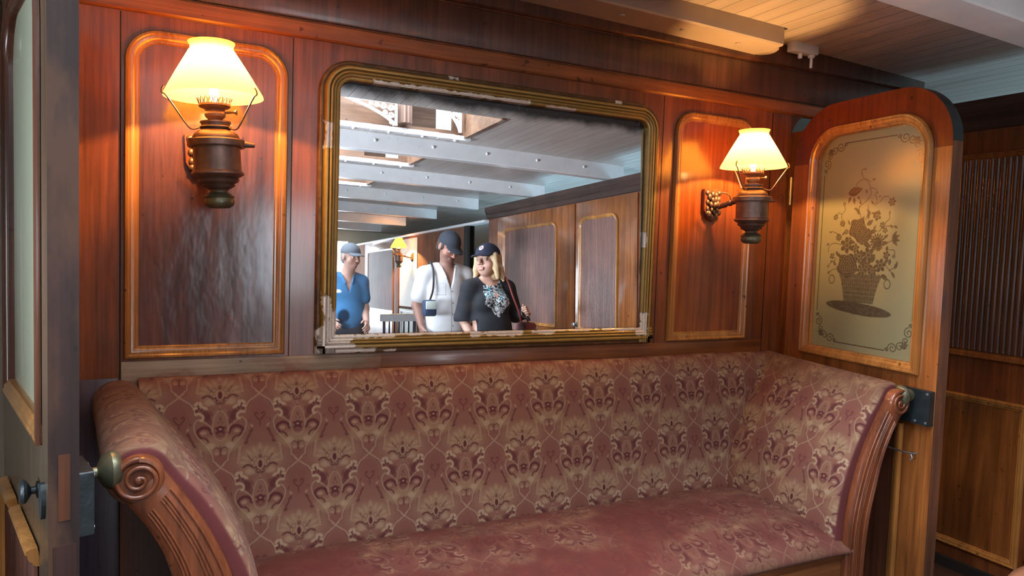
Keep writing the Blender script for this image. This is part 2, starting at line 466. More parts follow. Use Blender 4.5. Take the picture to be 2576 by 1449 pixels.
# skylights: coaming, clerestory of varnished wood with a window
def skylight(n, y0, y1):
    root = struct(empty('window_%d' % n, (SX1, (y0+y1)/2, zceil(1.84))))
    inv = Matrix.Translation(root.location).inverted()
    def add(name, x0, x1, a, b_, z0, z1, mat, bev=0.0):
        return box(name, x0, x1, a, b_, z0, z1, mat, root, bev, inv)
    bm = bmesh.new()
    zt = 2.98
    addbox(bm, SX0-.03, SX0, y0-.03, y1+.03, zceil(SX0)-.01, zt, 0, inv)
    addbox(bm, SX1, SX1+.03, y0-.03, y1+.03, zceil(SX1)-.012, zt, 0, inv)
    addbox(bm, SX0, SX1, y1, y1+.03, 2.29, zt, 0, inv)
    # far wall with a window hole between x 1.48 and 1.76
    addbox(bm, SX0, SX1, y0-.03, y0, 2.26, 2.31, 0, inv)
    addbox(bm, 1.24, 1.47, y0-.03, y0, 2.31, zt, 0, inv)
    addbox(bm, 1.77, SX1, y0-.03, y0, 2.31, zt, 0, inv)
    addbox(bm, .2, 1.24, y0-.03, y0, 2.31, zt, 0, inv)
    addbox(bm, SX0, -.3, y0-.03, y0, 2.31, zt, 0, inv)
    addbox(bm, 1.47, 1.77, y0-.03, y0, 2.62, zt, 0, inv)
    frombm('clerestory', bm, M['skywood'], root)
    # white coaming lip with bolt heads
    bm = bmesh.new()
    nx = 24
    for k in range(nx):
        xa, xb = SX0+(SX1+.05-SX0)*k/nx, SX0+(SX1+.05-SX0)*(k+1)/nx
        z = zceil((xa+xb)/2)
        addbox(bm, xa, xb, y0-.015, y0+.035, z-.028, z+.004, 0, inv)
    for k in range(12):
        x = SX0+.1+k*.235
        addlathe(bm, [(0, -.012), (.011, -.010), (.014, 0), (.014, .006), (0, .006)], 10, inv @ Matrix.Translation((x, y0+.01, zceil(x)-.028)))
    frombm('coaming', bm, M['white'], root)
    return root
M['skywood'] = wood('skylight_wood', (.11, .055, .03, 1), (.24, .13, .075, 1), 'x', rough=.5, coat=.2)
for n, (a, b_) in enumerate(SKY): skylight(n+1, a, b_)  # the last one is the added, unseen well
# fluted post and cast-iron brackets in the first skylight
def fluted_post(x, y):
    bm = bmesh.new(); n = 48; rings = []
    for z in (2.31, 2.97):
        rings.append([bm.verts.new((x+(.042+.005*math.cos(k*2*math.pi/n*10))*math.cos(2*math.pi*k/n), y+(.042+.005*math.cos(k*2*math.pi/n*10))*math.sin(2*math.pi*k/n), z)) for k in range(n)])
    for k in range(n): bm.faces.new((rings[0][k], rings[0][(k+1) % n], rings[1][(k+1) % n], rings[1][k]))
    bm.faces.new(rings[0]); bm.faces.new(rings[1])
    return frombm('fluted_post', bm, M['skywood2'], sm=True, ang=60)
M['skywood2'] = wood('post_wood', (.10, .055, .04, 1), (.2, .12, .085, 1), 'z', rough=.5, coat=.2)
tag(fluted_post(1.415, -2.352), 'brown fluted wooden post seen in the mirror through the skylight', 'post')
def bracket(x, sgn, y, label):
    """pierced cast-iron spandrel bracket; vertical leg at x, running in direction sgn"""
    bm = bmesh.new(); W_, H_ = .32, .15
    zt = 2.435
    P = lambda a, h: (x+sgn*a, y, zt-h)
    r = .006
    addtube(bm, [P(0, 0), P(0, H_)], .010, 6); addtube(bm, [P(0, 0), P(W_, 0)], .010, 6)
    curve = [P(.012+W_*(1-t)**1.5, H_*t**1.1+.0) for t in np.linspace(0, 1, 18)]
    addtube(bm, curve, .011, 6)
    random.seed(5)
    for (a, h, rad) in ((.035, .035, .022), (.085, .03, .02), (.13, .026, .016), (.035, .085, .02), (.075, .07, .017), (.17, .02, .012), (.03, .13, .014)):
        for turn in (0, 1):
            pts = []
            for k in range(18):
                t = k/17; ang = t*2.3*math.pi + turn*2.4; q = rad*(1-.75*t)
                pts.append(P(a+q*math.cos(ang), h+q*math.sin(ang)))
            addtube(bm, pts, .0045, 5)
    o = frombm('spandrel_bracket', bm, M['white'], sm=True, ang=60)
    return tag(o, label, 'bracket')
bracket(1.345, -1, -2.33, 'white pierced cast iron bracket left of the fluted post in the mirror')
bracket(1.80, -.32, -2.33, 'narrow white iron bracket right of the bright skylight window in the mirror')

# deck beams
def beam(n, y0, y1, x0, x1, depth=.13, mat='white', bolts=True, zoff=0.0):
    bm = bmesh.new(); N = 40
    rows = []
    for k in range(N+1):
        x = x0+(x1-x0)*k/N; zb = zc(x)+zoff; zt = zb+depth
        rows.append([bm.verts.new(p) for p in ((x, y1, zt), (x, y1, zb+.006), (x, y1-.006, zb), (x, y0+.006, zb), (x, y0, zb+.006), (x, y0, zt))])
    for a, c in zip(rows, rows[1:]):
        for k in range(5): bm.faces.new((a[k], c[k], c[k+1], a[k+1]))
        bm.faces.new((a[5], c[5], c[0], a[0]))
    bm.faces.new(rows[0]); bm.faces.new(list(reversed(rows[-1])))
    if bolts:
        for k in range(int((x1-x0)/.42)):
            x = x0+.2+.42*k
            for (yy, s) in ((y1, 1), (y0, -1)):
                T = Matrix.Translation((x, yy, zc(x)+zoff+.07)) @ Euler((-s*math.pi/2, 0, 0)).to_matrix().to_4x4()
                addlathe(bm, [(.012, -.002), (.011, .004), (.006, .008), (0, .009)], 10, T)
    return struct(frombm('trim_%d' % n, bm, M[mat], sm=True, ang=30))
beam(1, -.90, -.755, -2.7, WX+1.2, .14, zoff=-.008)
for n, y in enumerate((-2.6, -3.94, -5.3, -6.7, -8.05, -9.4)):
    beam(2+n, y-.09, y, -2.7, WX+.14 if y > -5 else WX+.02, .13)
beam(8, -.165, .0, -1.6, 2.13, .09, mat='old_white', zoff=.05)
# bolt heads under the wall beam and its rounded end
bm = bmesh.new()
for k in range(12):
    x = -1.0+.27*k
    addlathe(bm, [(.012, .003), (.010, -.004), (0, -.006)], 10, Matrix.Translation((x, -.09, zc(x)+.05)))
addlathe(bm, [(.0, -.002), (.05, -.001), (.06, .006), (.06, .09)], 24, Matrix.Translation((2.13, -.06, zc(2.1)+.052)))
struct(frombm('trim_9', bm, M['old_white'], sm=True))

# --- back wall (the mirror wall), y = 0 facing the camera
XL, XR = -.375, 2.372
wall = struct(box('wall_back', XL, XR, .0, .07, 0, 2.31, M['board']))
box('header', XR, WX, .0, .07, 1.995, 2.31, M['frieze'], wall)
box('header', -1.9, XL, .0, .07, 1.995, 2.31, M['frieze'], wall)
# doorway corners rounded: spandrels
def spandrel(xc, sgn, r=.20, z=1.997):
    pts = [(xc, z), (xc, z-r)] + [(xc+sgn*(r-r*math.cos(a)), z-r+r*math.sin(a)) for a in np.linspace(0, math.pi/2, 12)][1:]
    return plate('spandrel', pts, lambda a, b_, h: (a, h, b_), 0.0, .07, M['frieze'], wall)
spandrel(XR, 1, .13); spandrel(WX, -1, .2)
for (xa, xb) in ((-.1165, -.1135), (.3315, .334), (1.700, 1.7025), (2.262, 2.267)):
    box('seam', xa, xb, -.001, .002, .0, 1.978, M['gap'], wall)
# scraped board right under the mirror, above the settee
box('scraped_board', -.112, .62, -.0035, .001, .94, 1.030, M['bare'], wall, .0015)
box('sill_board', .62, 2.262, -.003, .001, .94, 1.030, M['board_x'], wall, .0015)
for i, (x0, x1) in enumerate(((-.37, -.22), (-.215, -.118))):
    box('lower_board', x0, x1, -.004, .001, 0.0, .985, M['low_dark'], wall, .002)
def hrail(n, z0, z1, d, mat, x0=-1.9, x1=WX):
    prof = [(0, z0), (-d*.6, z0+.002), (-d, z0+.007), (-d, z1-.007), (-d*.6, z1-.002), (0, z1)]
    V = [(x, y, z) for x in (x0, x1) for y, z in prof]; k = len(prof)
    F = [(i, i+1, k+i+1, k+i) for i in range(k-1)] + [tuple(range(k)), tuple(range(2*k-1, k-1, -1))]
    return struct(mesh('trim_%d' % n, V, F, M[mat], sm=True, ang=30))
hrail(10, 1.980, 2.034, .012, 'rail'); hrail(11, 2.037, 2.168, .005, 'frieze'); hrail(12, 2.171, 2.30, .016, 'frieze')

# panels with golden mouldings on the wall
MOLD = [(0, .002), (-.001, .010), (-.004, .016), (-.010, .0175), (-.014, .014), (-.018, .0145), (-.025, .012), (-.029, .0075), (-.033, .0075), (-.036, .004), (-.038, -.002)]
fw = lambda a, b_, h: (a, -h, b_)
def wall_panel(x0, x1, z0, z1, mat, r=.088):
    out = arch(x0, x1, z0, z1, r)
    p = plate('panel', arch(x0+.03, x1-.03, z0+.03, z1-.03, r-.03), fw, .001, .003, M[mat], wall)
    s = sweep('panel_moulding', out, MOLD, fw, M['mold'], wall)
    s['label'] = 'golden moulding'
wall_panel(-.106, .320, 1.037, 1.940, 'panel')
wall_panel(1.758, 2.162, 1.035, 1.932, 'panel_red')

# --- side wall x = WX
side = struct(box('wall_right', WX, WX+.05, -4.96, 2.4, 0, 2.09, M['board']))
fs = lambda a, b_, h: (WX-h, a, b_)
def reeded(name, y0, y1, z0, z1, frame, pitch, mat, parent, depth=.008, top_r=0.0):
    n = max(3, int(round((y1-y0)/pitch))); per = 10
    a = np.linspace(y0, y1, n*per+1)
    ph = (np.arange(len(a)) % per)/per
    h = .002+depth*np.abs(np.sin(math.pi*ph))**.6
    zt = np.full_like(a, z1)
    if top_r > 0:
        dl = np.clip(top_r-(a-y0), 0, None); dr_ = np.clip(top_r-(y1-a), 0, None)
        zt = z1 - (top_r-np.sqrt(np.clip(top_r**2-dl**2, 0, None))) - (top_r-np.sqrt(np.clip(top_r**2-dr_**2, 0, None)))
    V = []; F = []
    for k in range(len(a)):
        V.append(frame(a[k], z0, h[k])); V.append(frame(a[k], zt[k], h[k]))
    for k in range(len(a)-1): F.append((2*k, 2*k+2, 2*k+3, 2*k+1))
    return mesh(name, V, F, mat, parent, sm=True, ang=50)
MOLD2 = [(o*.9, h*1.0) for o, h in MOLD]
# upper reeded panel and lower flat panel next to the open door
reeded('reeded_panel', -.60, .62, 1.00, 1.835, fs, .024, M['reed'], side)
sweep('panel_moulding', arch(-.62, .64, .965, 1.862, .002), MOLD2, fs, M['door'], side)
plate('panel', arch(-.55, .62, .11, .78, .002), fs, .001, .003, M['door'], side)
sweep('panel_moulding', arch(-.565, .64, .105, .80, .002), MOLD2, fs, M['mold'], side)
struct(box('baseboard_right', WX-.018, WX, -4.96, 2.4, 0, .045, M['gap']))
# dark cornice along the top of the side wall
cr = [(-.045, 2.09), (-.045, 2.055), (-.02, 2.02), (-.03, 2.0), (-.012, 1.965), (0, 1.962)]
V = [(WX+dx, y, z) for y in (-4.98, -.001) for dx, z in cr]; k = len(cr)
struct(mesh('trim_13', V, [(i, i+1, k+i+1, k+i) for i in range(k-1)] + [tuple(range(k))], M['cornice'] if 'cornice' in M else M['frieze'], sm=True, ang=25))
# two cabin door leaves on the side wall
def leaf(n, y0, y1, py0, py1, pz0, pz1, knob=None):
    d = struct(box('door_%d' % n, WX-.012, WX+.001, y0, y1, .06, 1.955, M['door'], None, .003))
    reeded('reeded_panel', py0+.02, py1-.02, pz0+.02, pz1-.02, lambda a, b_, h: (WX-.012-h*.7, a, b_), .019, M['reed2'], d, .005, .07)
    sweep('panel_moulding', arch(py0, py1, pz0, pz1, .09), MOLD2, lambda a, b_, h: (WX-.012-h, a, b_), M['mold'], d)
    plate('lower_panel', arch(py0+.03, py1-.03, .16, .76, .002), lambda a, b_, h: (WX-.012-h, a, b_), .0, .003, M['door'], d)
    sweep('panel_moulding', arch(py0, py1, .13, .79, .002), MOLD2, lambda a, b_, h: (WX-.012-h, a, b_), M['mold'], d)
    if knob:
        T = Matrix.Translation((WX-.012, knob[0], knob[1])) @ Euler((0, -math.pi/2, 0)).to_matrix().to_4x4()
        lathe('door_knob', [(.022, 0), (.022, .004), (.010, .007), (.010, .02), (.021, .028), (.022, .036), (.014, .044), (0, .046)], M['steel'], d, 20, T)
    return d
M['reed2'] = wood('reeded_brown_wood', (.11, .045, .035, 1), (.26, .115, .08, 1), 'z', rough=.5, coat=.1)
leaf(3, -3.085, -2.20, -3.02, -2.44, .855, 1.83, (-3.062, .905))
leaf(4, -4.705, -3.115, -4.53, -3.41, .855, 1.83)
leaf(5, -2.17, -.75, -2.0, -.95, .855, 1.83)
# beyond the cabin: side wall continues past an opening
side2 = struct(box('wall_right', WX, WX+.05, -12, -5.5, 0, 1.93, M['far_wood']))
box('door_jamb', WX-.03, WX+.06, -5.62, -5.5, 0, 1.93, M['gap'], side2)
struct(box('trim_14', WX-.05, WX+.06, -12, -4.98, 1.93, 1.96, M['white'], None, .005))
leaf(6, -10.35, -8.3, -10.1, -8.55, .78, 1.80)
plate('white_board', arch(-8.25, -7.42, .9, 1.9, .002), fs, .001, .01, M['cream'], side2)
plate('white_board', arch(-8.25, -7.42, .1, .86, .002), fs, .001, .01, M['pale'], side2)
sweep('panel_moulding', arch(-8.15, -7.5, .2, .84, .05), MOLD2, lambda a, b_, h: (WX-.008-h, a, b_), M['white'], side2)
# outer hull wall with strip windows (starboard), port wall with windows, end walls
def windowed(name, x, inner, y0, y1, zlo, zhi, top, mat, step=1.1):
    w = struct(empty(name, (x, (y0+y1)/2, 0))); inv = Matrix.Translation(w.location).inverted()
    bm = bmesh.new()
    addbox(bm, x, x+.04, y0, y1, 0, zlo, 0, inv); addbox(bm, x, x+.04, y0, y1, zhi, top, 0, inv)
    y = y0
    while y < y1: addbox(bm, x, x+.04, y, min(y+.16, y1), zlo, zhi, 0, inv); y += step
    frombm('boarding', bm, mat, w); return w
windowed('wall_starboard', 4.30, -1, -12, 2.4, 1.0, 1.75, 2.3, M['pale'])
windowed('wall_left', -2.75, 1, -12, 2.4, .95, 1.75, 2.3, M['board'])
we = struct(empty('wall_front', (2, -11.2, 0))); inv = Matrix.Translation(we.location).inverted()
bm = bmesh.new()
for (x0, x1, z0, z1) in ((-2.8, 1.55, 0, 2.3), (3.08, 4.8, 0, 2.3), (1.55, 3.08, 2.02, 2.3)): addbox(bm, x0, x1, -11.24, -11.2, z0, z1, 0, inv)
frombm('boarding', bm, M['cream'], we)
struct(box('wall_beyond', -2.8, 4.8, 1.6, 1.64, 0, 2.35, M['cream']))
struct(box('wall_far_right', 4.40, 4.44, -12, 2.4, 0, 2.35, M['pale'])); struct(box('wall_far_left', -2.84, -2.80, -12, 2.4, 0, 2.35, M['pale']))

# ------------------------------------------------------------------ numpy noise
_rng = np.random.RandomState(7); _tab = _rng.rand(256, 256)
def vnoise(x, y):
    xi = np.floor(x).astype(int); yi = np.floor(y).astype(int); fx = x-xi; fy = y-yi
    fx = fx*fx*(3-2*fx); fy = fy*fy*(3-2*fy)
    g = lambda a, b: _tab[a & 255, b & 255]
    return (g(xi, yi)*(1-fx)+g(xi+1, yi)*fx)*(1-fy)+(g(xi, yi+1)*(1-fx)+g(xi+1, yi+1)*fx)*fy
def fbm(x, y, o=4):
    v = 0; a = .5; t = 0
    for k in range(o): v = v+a*vnoise(x*2**k+17*k, y*2**k+31*k); t += a; a *= .5
    return v/t
def sstep(a, b, x): t = np.clip((x-a)/(b-a), 0, 1); return t*t*(3-2*t)

# ------------------------------------------------------------------ etched flower basket artwork (values 0..1 on the door plane)
class Canvas:
    def __init__(s, S, Z): s.S, s.Z = S, Z; s.v = np.zeros_like(S)
    def box_(s, a, b, pad):
        return (slice(None), slice(None))
    def add(s, d, w=.0012, val=1.0): s.v = np.maximum(s.v, val*(1-sstep(-w, w, d)))
    def seg(s, p, q, w, val=1.0, w2=None):
        w2 = w if w2 is None else w2
        px_, pz = p; qx, qz = q; dx, dz = qx-px_, qz-pz; L = dx*dx+dz*dz+1e-12
        t = np.clip(((s.S-px_)*dx+(s.Z-pz)*dz)/L, 0, 1)
        s.add(np.hypot(s.S-px_-t*dx, s.Z-pz-t*dz)-(w+(w2-w)*t), .0009, val)
    def line(s, pts, w, val=1.0):
        for a, b in zip(pts, pts[1:]): s.seg(a, b, w, val)
    def leaf(s, c, ang, L, W, val=.9, vein=True):
        ca, sa = math.cos(ang), math.sin(ang); x = (s.S-c[0])*ca+(s.Z-c[1])*sa; y = -(s.S-c[0])*sa+(s.Z-c[1])*ca
        t = np.clip(x/L, 0, 1); half = W*np.sin(math.pi*t**.8)+1e-5
        d = np.abs(y)-half; d = np.where((x < 0) | (x > L), .01, d)
        s.add(d, .0009, val)
        if vein: s.v = np.where((np.abs(y) < .0007) & (x > 0) & (x < L*.9), s.v*.55, s.v)
    def flower(s, c, r, n, val=.9, rot=0.0, centre=.3):
        x = s.S-c[0]; z = s.Z-c[1]; a = np.arctan2(z, x)+rot; d = np.hypot(x, z)
        R = r*(.55+.45*np.abs(np.cos(a*n/2)))
        s.add(d-R, .001, val)
        cut = (np.abs(np.sin(a*n/2)) > .97) & (d < R) & (d > r*centre); s.v = np.where(cut, s.v*.45, s.v)
        ring = np.abs(d-r*centre) < .0012; s.v = np.where(ring, s.v*.4, s.v)
    def rose(s, c, r, val=.9):
        x = s.S-c[0]; z = s.Z-c[1]; a = np.arctan2(z, x); d = np.hypot(x, z)
        s.add(d-r*(1+.10*np.cos(a*5+1)), .001, val)
        sp = np.abs(np.mod(d/r*4.2+a/(2*math.pi)*1+.35*np.sin(a*3), 1)-.5) < .11
        s.v = np.where(sp & (d < r*.97), s.v*.5, s.v)

def g8(x, y):
    return (0.1336198+6.95302e-4*x+4.0715e-5*y-9.36266e-9*x*y-1.25435e-7*x*x-.035,
            1.8118098-6.84034e-5*x-5.29719e-4*y+1.03424e-7*x*y-7.176e-10*x*x)
def etched_art(S, Z):
    c = Canvas(S, Z); G = g8
    s0, s1, z0, z1 = .150, .590, 1.052, 1.832
    # border line with gaps at the corners
    for a, b in (((s0+.10, z1), (s1-.11, z1)), ((s0+.10, z0), (s1-.11, z0)), ((s0, z0+.12), (s0, z1-.12)), ((s1, z0+.12), (s1, z1-.12))): c.seg(a, b, .0022, .85)
    # corner scrolls
    for cx, sx in ((s0, 1), (s1, -1)):
        for cz, sz in ((z0, 1), (z1, -1)):
            for (u, v, r, turns, st, dirn) in ((.075, .012, .020, 1.4, 0, 1), (.045, .022, .016, 1.2, 2.0, -1), (.012, .075, .020, 1.4, 1.5, -1), (.022, .045, .016, 1.2, 4.0, 1), (.098, .004, .008, 1.2, 0, 1), (.004, .100, .008, 1.2, 0, 1)):
                pts = [(cx+sx*(u+r*(1-.8*t)*math.cos(st+dirn*t*turns*2*math.pi)), cz+sz*(v+r*(1-.8*t)*math.sin(st+dirn*t*turns*2*math.pi))) for t in np.linspace(0, 1, 16)]
                c.line(pts, .0020, .8)
            for an in (.3, .8, 1.3): c.leaf((cx+sx*.018, cz+sz*.018), math.atan2(sz*math.sin(an), sx*math.cos(an)), .032, .006, .8)
    # stems
    def st(pts, w=.0014): c.line([G(*p[:2]) for p in spline(pts, 6)], w, .85)
    st([(380, 125), (352, 140), (360, 190), (395, 225), (422, 275)]); st([(305, 275), (320, 235), (375, 205), (420, 225)])
    st([(330, 420), (400, 360), (425, 310), (415, 280), (440, 275), (470, 290)]); st([(440, 400), (465, 380), (465, 350), (452, 325)])
    st([(215, 410), (225, 440), (205, 470), (195, 500), (215, 575)]); st([(150, 490), (175, 468), (200, 480)])
    st([(450, 410), (500, 370), (520, 340), (560, 340)]); st([(120, 608), (150, 620), (180, 640)]); st([(90, 770), (100, 720), (140, 700), (190, 710)])
    st([(120, 800), (150, 815)]); st([(85, 880), (110, 850), (150, 825)]); st([(560, 750), (600, 755), (605, 790)]); st([(530, 870), (570, 915), (600, 960)])
    st([(540, 700), (600, 670)]); st([(480, 610), (530, 570), (600, 570)]); st([(565, 480), (565, 510), (530, 545)]); st([(92, 925), (130, 900), (160, 900)])
    st([(560, 910), (610, 880), (620, 840)]); st([(340, 360), (345, 400), (330, 440), (350, 520)]); st([(380, 520), (400, 460), (400, 410)])
    # loose flowers
    for (x, y, r, n) in ((380, 130, 9, 3), (585, 380, 26, 6), (218, 398, 12, 7), (150, 500, 19, 6), (470, 490, 28, 5), (530, 600, 17, 5), (202, 548, 21, 8), (232, 612, 17, 8), (173, 655, 24, 9), (510, 560, 20, 6), (120, 800, 18, 4), (90, 878, 10, 5), (93, 925, 11, 6), (597, 802, 12, 6), (235, 715, 50, 6), (540, 790, 24, 5), (330, 800, 40, 7), (400, 790, 46, 6), (490, 870, 40, 6), (180, 890, 26, 6), (385, 880, 40, 7), (300, 740, 30, 6), (430, 910, 34, 7), (345, 905, 34, 6)):
        g = G(x, y); c.flower(g, r*.00066, n, .85, rot=x*.1)
    # carnation top left, thistle right
    g = G(305, 310); c.leaf((g[0]-.036, g[1]-.004), .25, .07, .017, .9); c.leaf(G(265, 340), -1.9, .028, .006); c.leaf(G(290, 345), -1.4, .030, .006); c.leaf(G(320, 340), -.9, .015, .005)
    c.rose(G(320, 590), .040); c.rose(G(235, 870), .046); c.rose(G(380, 640), .026); c.rose(G(350, 660), .024)
    g = G(470, 690); c.flower(g, .034, 16, .85, centre=.6)
    g = G(610, 660)
    for k in (-.9, -.3, .3, .9): c.leaf((g[0]-.014, g[1]-.003), .1+k, .036, .006)
    # leaves
    for (x, y, a, L, W) in ((430, 215, .3, 30, 7), (385, 285, 1.9+math.pi, 30, 7), (460, 300, -.8, 24, 6), (500, 330, .6+math.pi, 20, 5), (340, 400, 1.7, 26, 7), (330, 455, 2.6, 38, 9), (335, 480, 2.2, 40, 9), (320, 440, 2.9, 32, 8), (400, 520, 1.55, 60, 8), (420, 480, 2.3, 50, 8), (460, 470, .5, 34, 8), (465, 480, 2.8, 42, 9), (440, 400, 2.2, 30, 7), (260, 560, 2.1, 40, 6), (350, 540, 1.2, 44, 9), (310, 540, 2.6, 36, 8), (390, 560, .6, 54, 14), (400, 620, .2, 66, 13), (420, 670, -.3, 50, 11), (360, 690, -.5, 70, 15), (300, 700, 2.8, 40, 9), (520, 660, .6, 36, 9), (510, 700, .1, 42, 10), (540, 760, 1.4, 34, 9), (520, 800, -.6, 40, 9), (560, 870, 1.4, 42, 9), (600, 900, 1.1, 50, 10), (580, 920, -1.0, 46, 8), (150, 760, -.9, 50, 10), (190, 800, 2.7, 40, 9), (150, 870, 2.3, 40, 9), (500, 940, -.6, 60, 13), (440, 600, 1.1, 36, 7), (100, 700, -2.6, 30, 6), (120, 620, 2.8, 26, 5), (565, 480, 1.5, 26, 6), (600, 565, -.5, 30, 7), (570, 555, -.9, 30, 6), (200, 640, .9, 34, 7), (250, 650, -.8, 36, 8), (130, 800, 1.6, 26, 7), (120, 830, -2.2, 22, 6), (470, 760, .9, 50, 12), (430, 740, .5, 50, 12), (290, 800, -1.1, 50, 12), (330, 860, .4, 60, 13), (420, 850, 1.1, 60, 14), (260, 930, .4, 60, 12), (520, 850, .5, 40, 10)):
        c.leaf(G(x, y), a, L*.00062, W*.00062, .88)
    # basket, mat, rings
    tl, tr, bl, br = G(165, 925), G(520, 955), G(208, 1145), G(432, 1172)
    t = np.clip((tl[1]-S*0-Z)/(tl[1]-bl[1]), 0, 1)
    xl = tl[0]+(bl[0]-tl[0])*t**.55; xr = tr[0]+(br[0]-tr[0])*t**.55
    d = np.maximum(np.maximum(xl-S, S-xr), np.maximum(Z-tl[1]-.002*np.cos((S-tl[0])*330), bl[1]-Z))
    weave = .78-.30*((np.mod(S*95+t*.5*np.sin(S*40), 1) < .12) | (np.mod(Z*62, 1) < .10))
    c.v = np.maximum(c.v, weave*(1-sstep(-.001, .001, d)))
    for (x, y) in ((118, 975), (545, 1015)):
        g = G(x, y); c.add(np.abs(np.hypot((S-g[0])/.8, Z-g[1])-.0165)-.0022, .0008, .8)
    a_, b_ = G(75, 1150), G(575, 1245); mid = ((a_[0]+b_[0])/2, (a_[1]+b_[1])/2-.004)
    x = S-mid[0]; z = Z-mid[1]+.06*x; hw = (b_[0]-a_[0])/2
    d = np.hypot(x/hw, z/(.021+.004*fbm(S*60, Z*60)))-1
    c.v = np.maximum(c.v, .85*(1-sstep(-.03, .03, d)))
    return np.clip(c.v*(.85+.3*fbm(S*150, Z*150, 2)), 0, 1)

# ------------------------------------------------------------------ saloon doors
DW, DT = .712, .048
class Leaf:
    def __init__(s, hinge, dr, nr): s.h = np.array(hinge); s.dr = np.array(dr); s.nr = np.array(nr)
    def __call__(s, a, z, h):
        p = s.h+s.dr*a+s.nr*h; return (p[0], p[1], z)
a14 = math.radians(14.8); dd = np.array([-math.sin(a14), math.cos(a14)])       # free edge -> hinge of the left door
fo = np.array([-.1865, -.75]); nL = np.array([math.cos(a14), math.sin(a14)])
LEFT = Leaf(fo+dd*DW+nL*DT, -dd, nL)
kk = math.hypot(.09, 1); RIGHT = Leaf((2.38, -.022), (-.09/kk, -1/kk), (-1/kk, .09/kk))
def saloon_door(n, D, outer_detail):
    flip = lambda a, z, h: D(a, z, -DT-h)
    out = arch(0, DW, .02, 1.992, .21); hole = arch(.132, .608, 1.028, 1.862, .10)
    d = ring_plate('door_%d' % n, out, hole, D, -DT, 0.0, M['door_two']); struct(d)
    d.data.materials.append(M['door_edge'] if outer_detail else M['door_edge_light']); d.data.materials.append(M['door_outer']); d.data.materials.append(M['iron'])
    nr = Vector((D.nr[0], D.nr[1], 0))
    for p in d.data.polygons:
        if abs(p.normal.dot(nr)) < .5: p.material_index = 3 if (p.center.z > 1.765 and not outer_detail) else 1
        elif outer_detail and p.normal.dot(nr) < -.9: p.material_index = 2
    # glass pane in the middle of the leaf, etched on the alcove side
    ss = np.linspace(.125, .615, 380); zz = np.linspace(1.02, 1.87, 640); S, Z = np.meshgrid(ss, zz, indexing='ij')
    art = etched_art(S, Z)
    X = np.empty_like(S); Y = np.empty_like(S); hh = -.020
    X = D.h[0]+D.dr[0]*S+D.nr[0]*hh; Y = D.h[1]+D.dr[1]*S+D.nr[1]*hh
    gl_ = gridmesh('glass_pane', X, Y, Z, M['etched'], d, np.stack([art]*3, -1)); gl_['label'] = 'frosted pane etched with a flower basket'
    X2 = D.h[0]+D.dr[0]*S[::6, ::6]+D.nr[0]*(-.037); Y2 = D.h[1]+D.dr[1]*S[::6, ::6]+D.nr[1]*(-.037)
    if outer_detail: gridmesh('glass_back', X2, Y2, Z[::6, ::6], M['etched_back'], d, np.zeros(X2.shape+(3,)))
    prof = [(o*1.0, h*(.62 if outer_detail else 1.15)) for o, h in MOLD]+[(-.0385, -.019)]
    sweep('glass_moulding', arch(.094, .646, .990, 1.900, .14), prof, D, M['mold'], d)['label'] = 'golden moulding round the pane'
    ol = arch(.094, .646, .990, 1.900, .14)
    if outer_detail:
        sweep('glass_moulding', ol[1:]+ol[:1], prof, flip, M['mold_shaded'], d, closed=False)
        sweep('glass_moulding', [(.098, .990), (.642, .990)], [(o, h+.0006) for o, h in prof], lambda a, z, h: flip(a, z, h), M['mold'], d, closed=False)
    else: sweep('glass_moulding', ol, prof, flip, M['mold'], d)
    plate('lower_panel', arch(.14, .57, .16, .78, .002), D, .0, .003, M['reed'], d)
    sweep('panel_moulding', arch(.105, .602, .12, .815, .002), MOLD2, D, M['mold'], d)
    # rim lock on the alcove side with a knob, keyhole and screws
    lk = plate('rim_lock', arch(.588, .710, .828, .946, .004), D, .0, .024, M['iron'], d)
    lk['label'] = 'black iron rim lock'
    bm = bmesh.new(); nv = Vector((D.nr[0], D.nr[1], 0)); q = nv.to_track_quat('Z', 'Y').to_matrix().to_4x4()
    for (s_, z_) in ((.600, .936), (.700, .936), (.700, .838), (.600, .838), (.66, .838)):
        addlathe(bm, [(.005, 0), (.0045, .002), (0, .003)], 10, Matrix.Translation(D(s_, z_, .024)) @ q)
    frombm('lock_screw', bm, M['steel'], lk, sm=True)
    kn = lathe('door_knob', [(.022, 0), (.022, .004), (.010, .007), (.010, .018), (.017, .021), (.030, .028), (.0375, .040), (.037, .048), (.030, .057), (.014, .062), (0, .063)], M['brass_green'], d, 32, Matrix.Translation(D(.632, .920, .024)) @ q)
    kn['label'] = 'round verdigris brass knob'
    box('keyhole', -.007, .007, -.010, .010, -.001, .0015, M['gap'], d, 0, Matrix.Translation(D(.632, .868, .024)) @ q)
    if outer_detail:
        q2 = (-nv).to_track_quat('Z', 'Y').to_matrix().to_4x4()
        lathe('outer_knob', [(.016, 0), (.016, .003), (.007, .005), (.007, .012), (.013, .015), (.021, .020), (.023, .025), (.018, .030), (0, .032)], M['iron'], d, 28, Matrix.Translation(flip(.60, .895, 0)) @ q2)
        plate('escutcheon', [(.672+.018*math.cos(t), .895+.034*math.sin(t)) for t in np.linspace(0, 2*math.pi, 24, endpoint=False)], flip, 0, .007, M['iron'], d)
        reeded('reeded_panel', .10, .60, .16, .765, lambda a, z, h: flip(a, z, h), .030, M['reed'], d, .010)
        P2 = [(o*1.1, h*1.3) for o, h in MOLD2]
        # the moulding over the lower panel has a piece broken out
        sweep('panel_moulding', [(.28, .785), (.095, .785), (.095, .14), (.605, .14), (.605, .36)], P2, flip, M['mold'], d, closed=False)
        sweep('panel_moulding', [(.605, .785), (.33, .785)], P2, flip, M['mold'], d, closed=False)
    return d
